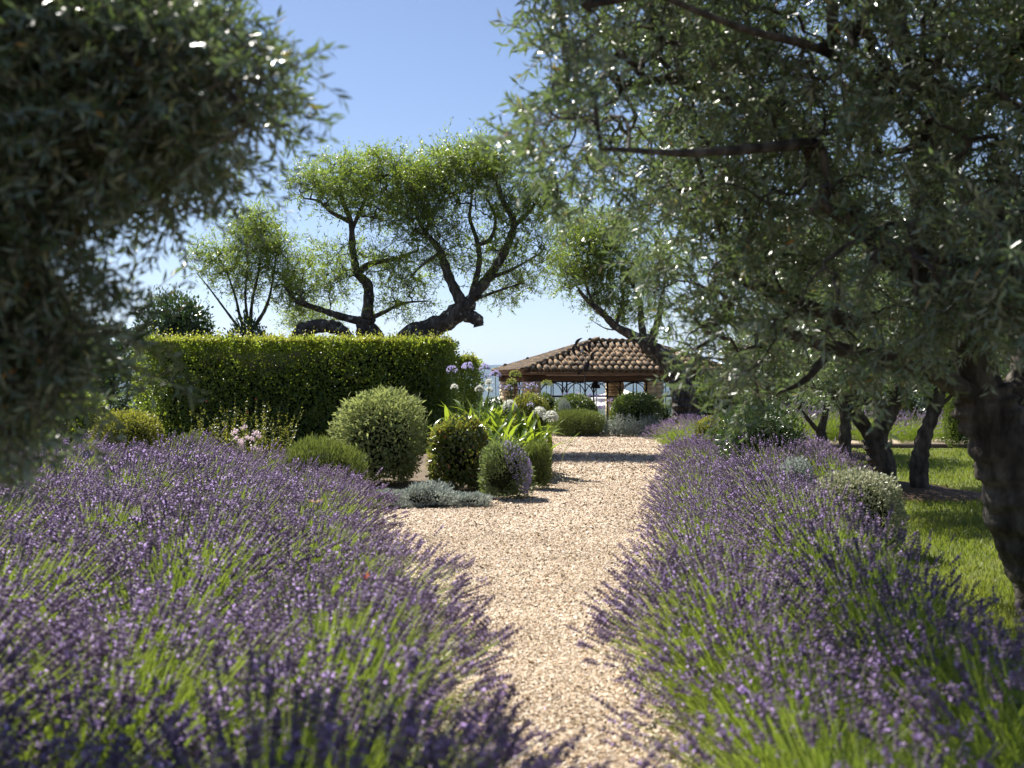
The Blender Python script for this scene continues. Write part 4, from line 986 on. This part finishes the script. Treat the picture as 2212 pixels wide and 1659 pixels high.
# ------------------------------------------------------------------ pavilion
RZ = math.radians(18); PX, PY, PZ = .44, 36.0, -.6
pav = thing('pavilion', 'open stone pavilion with a hipped clay tile roof at the end of the path', 'pavilion', (PX,PY,PZ), rz=RZ)
LS, DP, ZB, ZE, ZR, RA, RB_, RD = 7.2, 2.85, 2.14, 2.42, 3.42, 2.93, 5.0, 1.8     # length, depth, beam underside, eave, ridge (above PZ), ridge ends
def stone_block(seed):
    r2 = np.random.default_rng(seed)
    import itertools
    V = np.array([(x,y,z) for z in (-.5,.5) for y in (-.5,.5) for x in (-.5,.5)], float)
    # chamfered, slightly irregular block: two rings
    P = []
    for zz, sc in ((-.5,.9),(-.36,1.0),(.36,1.0),(.5,.9)):
        for (x, y) in ((-.5,-.5),(.5,-.5),(.5,.5),(-.5,.5)):
            P.append((x*sc+r2.normal(0,.015), y*sc+r2.normal(0,.015), zz+r2.normal(0,.03)))
    F = [(3,2,1,0),(12,13,14,15)]
    for i in range(3):
        for j in range(4): F.append((i*4+j, i*4+(j+1)%4, (i+1)*4+(j+1)%4, (i+1)*4+j))
    return mk_mesh('stone', np.array(P), [(np.array(F),0)], M['stone'])
BLK = [stone_block(i) for i in range(6)]
CW = .5
for (cs, cd) in ((CW/2+.02, CW/2), (4.3+CW/2, CW/2), (LS-CW/2, CW/2), (CW/2+.02, DP-CW/2), (3.9+CW/2, DP-CW/2), (LS-CW/2, DP-CW/2)):
    b = MB(); b.box(-CW/2+.025, CW/2-.025, -CW/2+.025, CW/2-.025, 0, ZB-.002)
    c = put('column', b.mesh('column', M['mortar']), pav, (cs, cd, 0))
    z = 0.0; k = 0
    while z < ZB-.03:
        h = min(rng.uniform(.07,.19), ZB-z-.004)
        cut = rng.uniform(.3,.7)*CW
        for a, e in ((0,cut),(cut,CW)):
            put('stone', BLK[rng.integers(6)], c, (-CW/2+(a+e)/2, rng.normal(0,.008), z+h/2), None, (e-a-.008, CW+rng.uniform(-.02,.03), h-.008))
        z += h
b = MB()
b.box(-.03, LS+.03, .06, .34, ZB, ZB+.2); b.box(-.03, LS+.03, DP-.34, DP-.06, ZB, ZB+.2)
b.box(.06,.34,.342,DP-.342,ZB,ZB+.2); b.box(LS-.34,LS-.06,.342,DP-.342,ZB,ZB+.2); b.box(4.35,4.6,.342,DP-.342,ZB+.01,ZB+.19)
put('beam', b.mesh('beam', M['timber']), pav)
# roof body: hip
ov = .16
e0, e1, d0, d1 = -ov, LS+ov, -ov, DP+ov
rp = [(e0,d0,ZE),(e1,d0,ZE),(e1,d1,ZE),(e0,d1,ZE),(RA,RD,ZR),(RB_,RD,ZR)]
lo = [(a, b_, c-.08) for a, b_, c in rp[:4]]
b = MB(); b.add(rp+lo, [(0,1,5,4),(1,2,5),(2,3,4,5),(3,0,4),(0,6,7,1),(1,7,8,2),(2,8,9,3),(3,9,6,0),(9,8,7,6)])
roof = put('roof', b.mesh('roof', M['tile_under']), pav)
b = MB()
for s_ in np.arange(.2, LS, .45): b.box(s_-.04, s_+.04, d0+.02, .6, ZB+.203, ZE-.085)
put('rafter_ends', b.mesh('rafter_ends', M['timber']), pav)
def half_barrel(r0, r1, L, th, up=True, n=6):
    V = []
    for (yy, r) in ((0,r0),(L,r1)):
        for rr in (r, r-th):
            for a in np.linspace(0, np.pi, n+1):
                V.append((np.cos(a)*rr, yy, (np.sin(a)*rr)*(1 if up else -1)))
    m = n+1; F = []
    for i in range(n):
        F += [(i, i+1, 2*m+i+1, 2*m+i), (m+i+1, m+i, 3*m+i, 3*m+i+1), (i+1, i, m+i, m+i+1), (2*m+i, 2*m+i+1, 3*m+i+1, 3*m+i)]
    F += [(0,2*m,3*m,m), (n,m+n,3*m+n,2*m+n)]
    return np.array(V, float), np.array(F)
tv_, tf_ = half_barrel(.1,.08,.42,.014)
TILE = mk_mesh('roof_tile', tv_, [(tf_,0)], M['tile'], False)
cv_, cf_ = half_barrel(.09,.09,.4,.014,False)
chan = MB(); rest = MB()
def slope(origin, along, inward, rise_vec, ncol, pitch, limit, front):
    "rows of tiles from the eave up; limit(s) gives the usable slope length"
    along, inward = np.array(along, float), np.array(inward, float)
    run = np.array(rise_vec, float); Ls = np.linalg.norm(run); ydir = run/Ls; zdir = np.cross(along, ydir)
    R = Matrix((Vector(along), Vector(ydir), Vector(zdir))).transposed()
    for c in range(ncol):
        s = (c+.5)*pitch
        top = limit(s)*Ls
        if top < .12: continue
        nrow = max(1, int(round(top/.34)))
        for r in range(nrow):
            p = np.array(origin) + along*s + ydir*(r*.34-.05) + zdir*(.028+.012)
            j = Matrix.Rotation(rng.normal(0,.025), 3, 'Z') @ Matrix.Rotation(.022+rng.normal(0,.008), 3, 'X')
            rot = (R @ j)
            if front and np.dot(p, (1,0,0)) < 5.3:
                put('roof_tile', TILE, roof, p, rot.to_euler(), (rng.uniform(.95,1.04),)*3)
            else:
                rest.add(tv_@np.array(rot).T + p, tf_.astype(np.int32))
        # channel tile course below, to the right of the cover
        p = np.array(origin) + along*(s+pitch/2) - ydir*.06 + zdir*.105
        V = cv_*np.array((1, top/.4, 1)); chan.add(V@np.array(R).T + p, cf_.astype(np.int32))
rise = ZR-ZE
PT = .24
nf = int((e1-e0)/PT)
slope((e0,d0,ZE), (1,0,0), (0,1,0), (0,RD-d0,rise), nf, (e1-e0)/nf, lambda s: min(1, (s)/(RA-e0), (e1-e0-s)/(e1-RB_)), True)
nl_ = int((d1-d0)/PT)
slope((e0,d1,ZE), (0,-1,0), (1,0,0), (RA-e0,0,rise), nl_, (d1-d0)/nl_, lambda s: min(1, s/(d1-RD), (d1-d0-s)/(RD-d0)), True)
slope((e1,d1,ZE), (-1,0,0), (0,-1,0), (0,-(d1-RD),rise), nf, (e1-e0)/nf, lambda s: min(1, s/(e1-RB_), (e1-e0-s)/(RA-e0)), False)
slope((e1,d0,ZE), (0,1,0), (-1,0,0), (-(e1-RB_),0,rise), nl_, (d1-d0)/nl_, lambda s: min(1, s/(RD-d0), (d1-d0-s)/(d1-RD)), False)
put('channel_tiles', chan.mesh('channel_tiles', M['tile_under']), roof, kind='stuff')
put('rear_tiles', rest.mesh('rear_tiles', M['tile']), roof, kind='stuff')
def ridge_line(a, b_):
    a, b_ = np.array(a, float), np.array(b_, float); L = np.linalg.norm(b_-a); y_ = (b_-a)/L; x_ = nrm(np.cross(y_, (0,0,1.))); z_ = np.cross(x_, y_)
    R = Matrix((Vector(x_), Vector(y_), Vector(z_))).transposed()
    for i in range(int(L/.34)+1):
        put('ridge_tile', TILE, roof, a+y_*i*.34+z_*.05, (R@Matrix.Rotation(.03,3,'X')).to_euler(), (1.2,1.0,1.1))
ridge_line((e0,d0,ZE), (RA,RD,ZR)); ridge_line((e0,d1,ZE), (RA,RD,ZR)); ridge_line((RA,RD,ZR+.02), (RB_,RD,ZR+.02)); ridge_line((e1,d0,ZE), (RB_,RD,ZR))
def iron_bay(a, b_, n):
    a, b_ = np.array(a, float), np.array(b_, float); bb = MB(); t = (b_-a); L = np.linalg.norm(t); t /= L; w = L/n
    def P(s, z): q = a+t*s; return (q[0], q[1], z)
    zt, zs = ZB-.01, ZB-.5
    for i in range(n+1): bb.tube([P(i*w,0), P(i*w,zt)], .028, 5)
    for i in range(n):
        bb.tube([P((i+.5)*w,.0), P((i+.5)*w,zt)], .017, 5)
        arc = [P((i+.5)*w - math.cos(q)*w*.5, zs+math.sin(q)*.46) for q in np.linspace(0, math.pi, 13)]
        bb.tube(arc, .017, 5)
    bb.tube([P(0,zs+.0), P(L,zs+.0)], .02, 5); bb.tube([P(0,.5), P(L,.5)], .018, 5); bb.tube([P(0,zt), P(L,zt)], .022, 5)
    put('arched_iron_frame', bb.mesh('arched_iron_frame', M['iron'], True), pav)
iron_bay((CW+.04,.25,0), (4.28,.25,0), 4); iron_bay((4.82,.25,0), (LS-CW-.02,.25,0), 2)
iron_bay((CW+.04,DP-.25,0), (3.88,DP-.25,0), 4); iron_bay((4.42,DP-.25,0), (LS-CW-.02,DP-.25,0), 2)
iron_bay((.25,CW+.02,0), (.25,DP-CW-.02,0), 2); iron_bay((LS-.25,CW+.02,0), (LS-.25,DP-CW-.02,0), 2)
b = MB(); b.box(-.3, LS+.3, -.3, DP+.3, -.12, 0); put('floor', b.mesh('floor', M['mortar']), pav)
strip('bounce_gravel', [(-1.2,34.9),(-1.6,38),(-2.2,42)], [(9.5,35.2),(10,38),(10.5,42.5)], .012, M['gravel'], 30, 14)  # pale gravel sheet added to bounce light onto columns and beams
# lamp hanging in the pavilion
lp = W(1286.5, 839, 38.2)
lamp = thing('hanging_lamp', 'dark dome lamp hanging inside the pavilion', 'lamp', lp)
b = MB(); b.lathe([(.16,0),(.16,.02),(.15,.08),(.12,.14),(.06,.19),(.03,.21),(.02,.25)], (0,0,0), 16); b.lathe([(.15,.005),(.11,.12),(.02,.19)], (0,0,0), 16)
put('lamp_shade', b.mesh('lamp_shade', M['iron'], True), lamp)
b = MB(); b.tube([(0,0,.24),(0,0,PZ+ZR-.1-lp[2])], .008, 5); put('rod', b.mesh('rod', M['iron']), lamp)
# wind spinner
wp = W(1264.5, 770, 33.6); wz = float(G(wp[0], 33.6))
spin = thing('wind_spinner', 'rusty garden wind spinner with curved petals in front of the tiled roof', 'wind spinner', (wp[0], 33.6, wz))
hub = np.array((0,0,wp[2]-wz))
b = MB(); b.tube([(-.03,.05,-.05), (-.02,.04,1.0), hub+np.array((0,.06,0))], .013, 6); put('pole', b.mesh('pole', M['rust'], True), spin)
b = MB(); b.lathe([(.001,-.045),(.03,-.035),(.045,0),(.03,.035),(.001,.045)], hub+np.array((-.1,-.12,.14)), 12); put('ball', b.mesh('ball', M['glass_ball'], True), spin)
def petal_mesh():
    k = 11; t = np.linspace(-1,1,k); V = []
    for q in t:
        c = np.array((.15*q, 0, .075*(1-q*q))); w = .062*max(1-abs(q)**1.6,0)**.7+.002
        V += [(c[0],-w,c[2]+.016),(c[0],-w*.5,c[2]),(c[0],0,c[2]-.01),(c[0],w*.5,c[2]),(c[0],w,c[2]+.016)]
    V = np.array(V); n = len(V); V = np.concatenate([V, V+np.array((0,0,.006))])
    F = [(i*5+j, i*5+j+1, (i+1)*5+j+1, (i+1)*5+j) for i in range(k-1) for j in range(4)]
    F += [(d+n, c+n, b_+n, a+n) for a, b_, c, d in F]
    return mk_mesh('petal', V, [(np.array(F),0)], M['rust'], True)
PTL = petal_mesh()
# (x, z) from the hub, tilt of the long axis, which way the hollow faces, size
PET = [(-.28,.19,100,20,1.0),(-.16,.36,62,35,1.15),(.05,.27,118,-30,.95),(.17,.3,80,-15,.95),(.27,.02,58,-25,.95),(.19,-.02,120,50,.6),(.02,-.3,66,30,1.05),(.1,-.3,100,-40,.85),(-.26,-.27,20,40,.7),(-.16,-.46,48,-30,.75),(-.04,.05,20,60,.75)]
PET = [(a*1.02, b_*1.02, c, d, e*1.15) for a, b_, c, d, e in PET]
b = MB()
for (px_, pz_, an, yaw, s_) in PET:
    side = 1 if px_ > 0 else -1
    Rm = Matrix.Rotation(math.radians(yaw),3,'Z') @ Matrix.Rotation(-math.radians(an),3,'Y') @ Matrix.Rotation(math.radians(62*side),3,'X')
    y_ = -.1 + .12*math.sin(px_*9+pz_*5)
    put('petal', PTL, spin, hub+np.array((px_, y_, pz_)), Rm.to_euler(), (s_,)*3)
    b.tube([hub+np.array((0,-.02,.06 if pz_ > 0 else -.12)), hub+np.array((px_*.6, y_*.8, pz_*.7)), hub+np.array((px_, y_, pz_))], .006, 4)
put('spokes', b.mesh('spokes', M['rust']), spin)
# parasols on the terrace below
def parasol(u, vtop, D, r, label):
    p = W(u, vtop, D); zb = float(G(p[0], D)); root = thing('parasol', label, 'parasol', (p[0], D, zb), 'white parasols beyond the pavilion'); h = p[2]-zb
    b = MB(); n = 8; top = np.array((0,0,h)); rim = [np.array((r*math.cos(a), r*math.sin(a), h-.42)) for a in np.linspace(0,2*math.pi,n,endpoint=False)]
    dn = np.array((0,0,-.16))
    V = [top]+rim+[q+dn for q in rim]
    b.add(V, [(0,1+i,1+(i+1)%n) for i in range(n)]); b.add(V, [(1+i,1+n+i,1+n+(i+1)%n,1+(i+1)%n) for i in range(n)])
    put('canopy', b.mesh('canopy', M['canvas']), root)
    b = MB(); b.tube([(0,0,0),(0,0,h+.06)], .03, 8); put('pole', b.mesh('pole', M['pole']), root)
    b = MB()
    for q in rim: b.tube([top-np.array((0,0,.06)), q-np.array((0,0,.02))], .012, 4)
    put('ribs', b.mesh('ribs', M['pole']), root)
parasol(1340, 839, 50, 1.3, 'white parasol seen through the pavilion behind its rear column')
parasol(1085, 855, 50, 1.2, 'white parasol left of the pavilion behind the dark evergreen')
parasol(1290, 856, 54, 1.3, 'lower white parasol seen through the pavilion below the hanging lamp')

# blue-grey board gate at far left
gx, gD = (32-CU)/FX*19.5, 19.5
gate = thing('garden_gate', 'blue-grey wooden board gate at the left edge behind the olive branches', 'gate', (gx, gD, 0))
for i in range(8):
    b = MB(); b.box(-.075,.075,-.015,.015,.06,1.3+.01*math.sin(i*7)); put('board', b.mesh('board', M['bluegrey']), gate, (-.6+i*.158, 0, 0))
b = MB(); b.box(-.68,.62,.017,.05,.3,.4); b.box(-.68,.62,.017,.05,1.0,1.1); put('rail', b.mesh('rail', M['bluegrey']), gate)
for sx in (-.76, .7):
    b = MB(); b.box(sx-.05, sx+.05, -.05, .05, 0, 1.42); put('post', b.mesh('post', M['bluegrey']), gate)

# butterflies
def butterfly(p, label, mat, s, open_, rz):
    root = thing('butterfly', label, 'butterfly', p, rz=rz); root.scale = (s,s,s)
    b = MB(); b.tube([(0,-.016,0),(0,-.006,.001),(0,.006,.001),(0,.014,0)], [.0012,.0022,.0026,.0015], 6); put('body', b.mesh('body', M['insect'], True), root)
    for sg in (1,-1):
        V = np.array([(0,.006,0),(.012,.019,.0),(.032,.021,0),(.031,.008,0),(.018,-.001,0),(.026,-.01,0),(.018,-.02,0),(.005,-.014,0),(0,-.006,0)])
        V[:,2] = np.abs(V[:,0])*open_; V[:,0] *= sg
        V = np.concatenate([V, V+np.array((0,0,.0004))]); F = [tuple(range(9)), tuple(range(17,8,-1))]
        b = MB(); b.add(V, F); put('wing', b.mesh('wing', mat), root)
butterfly(W(681,1084,5.6), 'pale orange butterfly with spread wings over the left lavender', M['wing'], 1.0, .28, .1)
butterfly(W(790,1251,4.6), 'small rust-red butterfly among lavender spikes near the path', M['wing_red'], .6, 1.3, .9)

# ------------------------------------------------------------------ haze
m, nt, N, Lk = new_mat('haze_air')
out = N.new('ShaderNodeOutputMaterial'); pv = N.new('ShaderNodeVolumePrincipled')
pv.inputs['Color'].default_value = (.34,.56,1,1); pv.inputs['Density'].default_value = 4.8e-5; pv.inputs['Anisotropy'].default_value = .3
Lk.new(pv.outputs[0], out.inputs['Volume'])
b = MB(); b.box(-16500, 16500, -40, 15500, -156, 320)
put('haze', b.mesh('haze', m), kind='stuff')
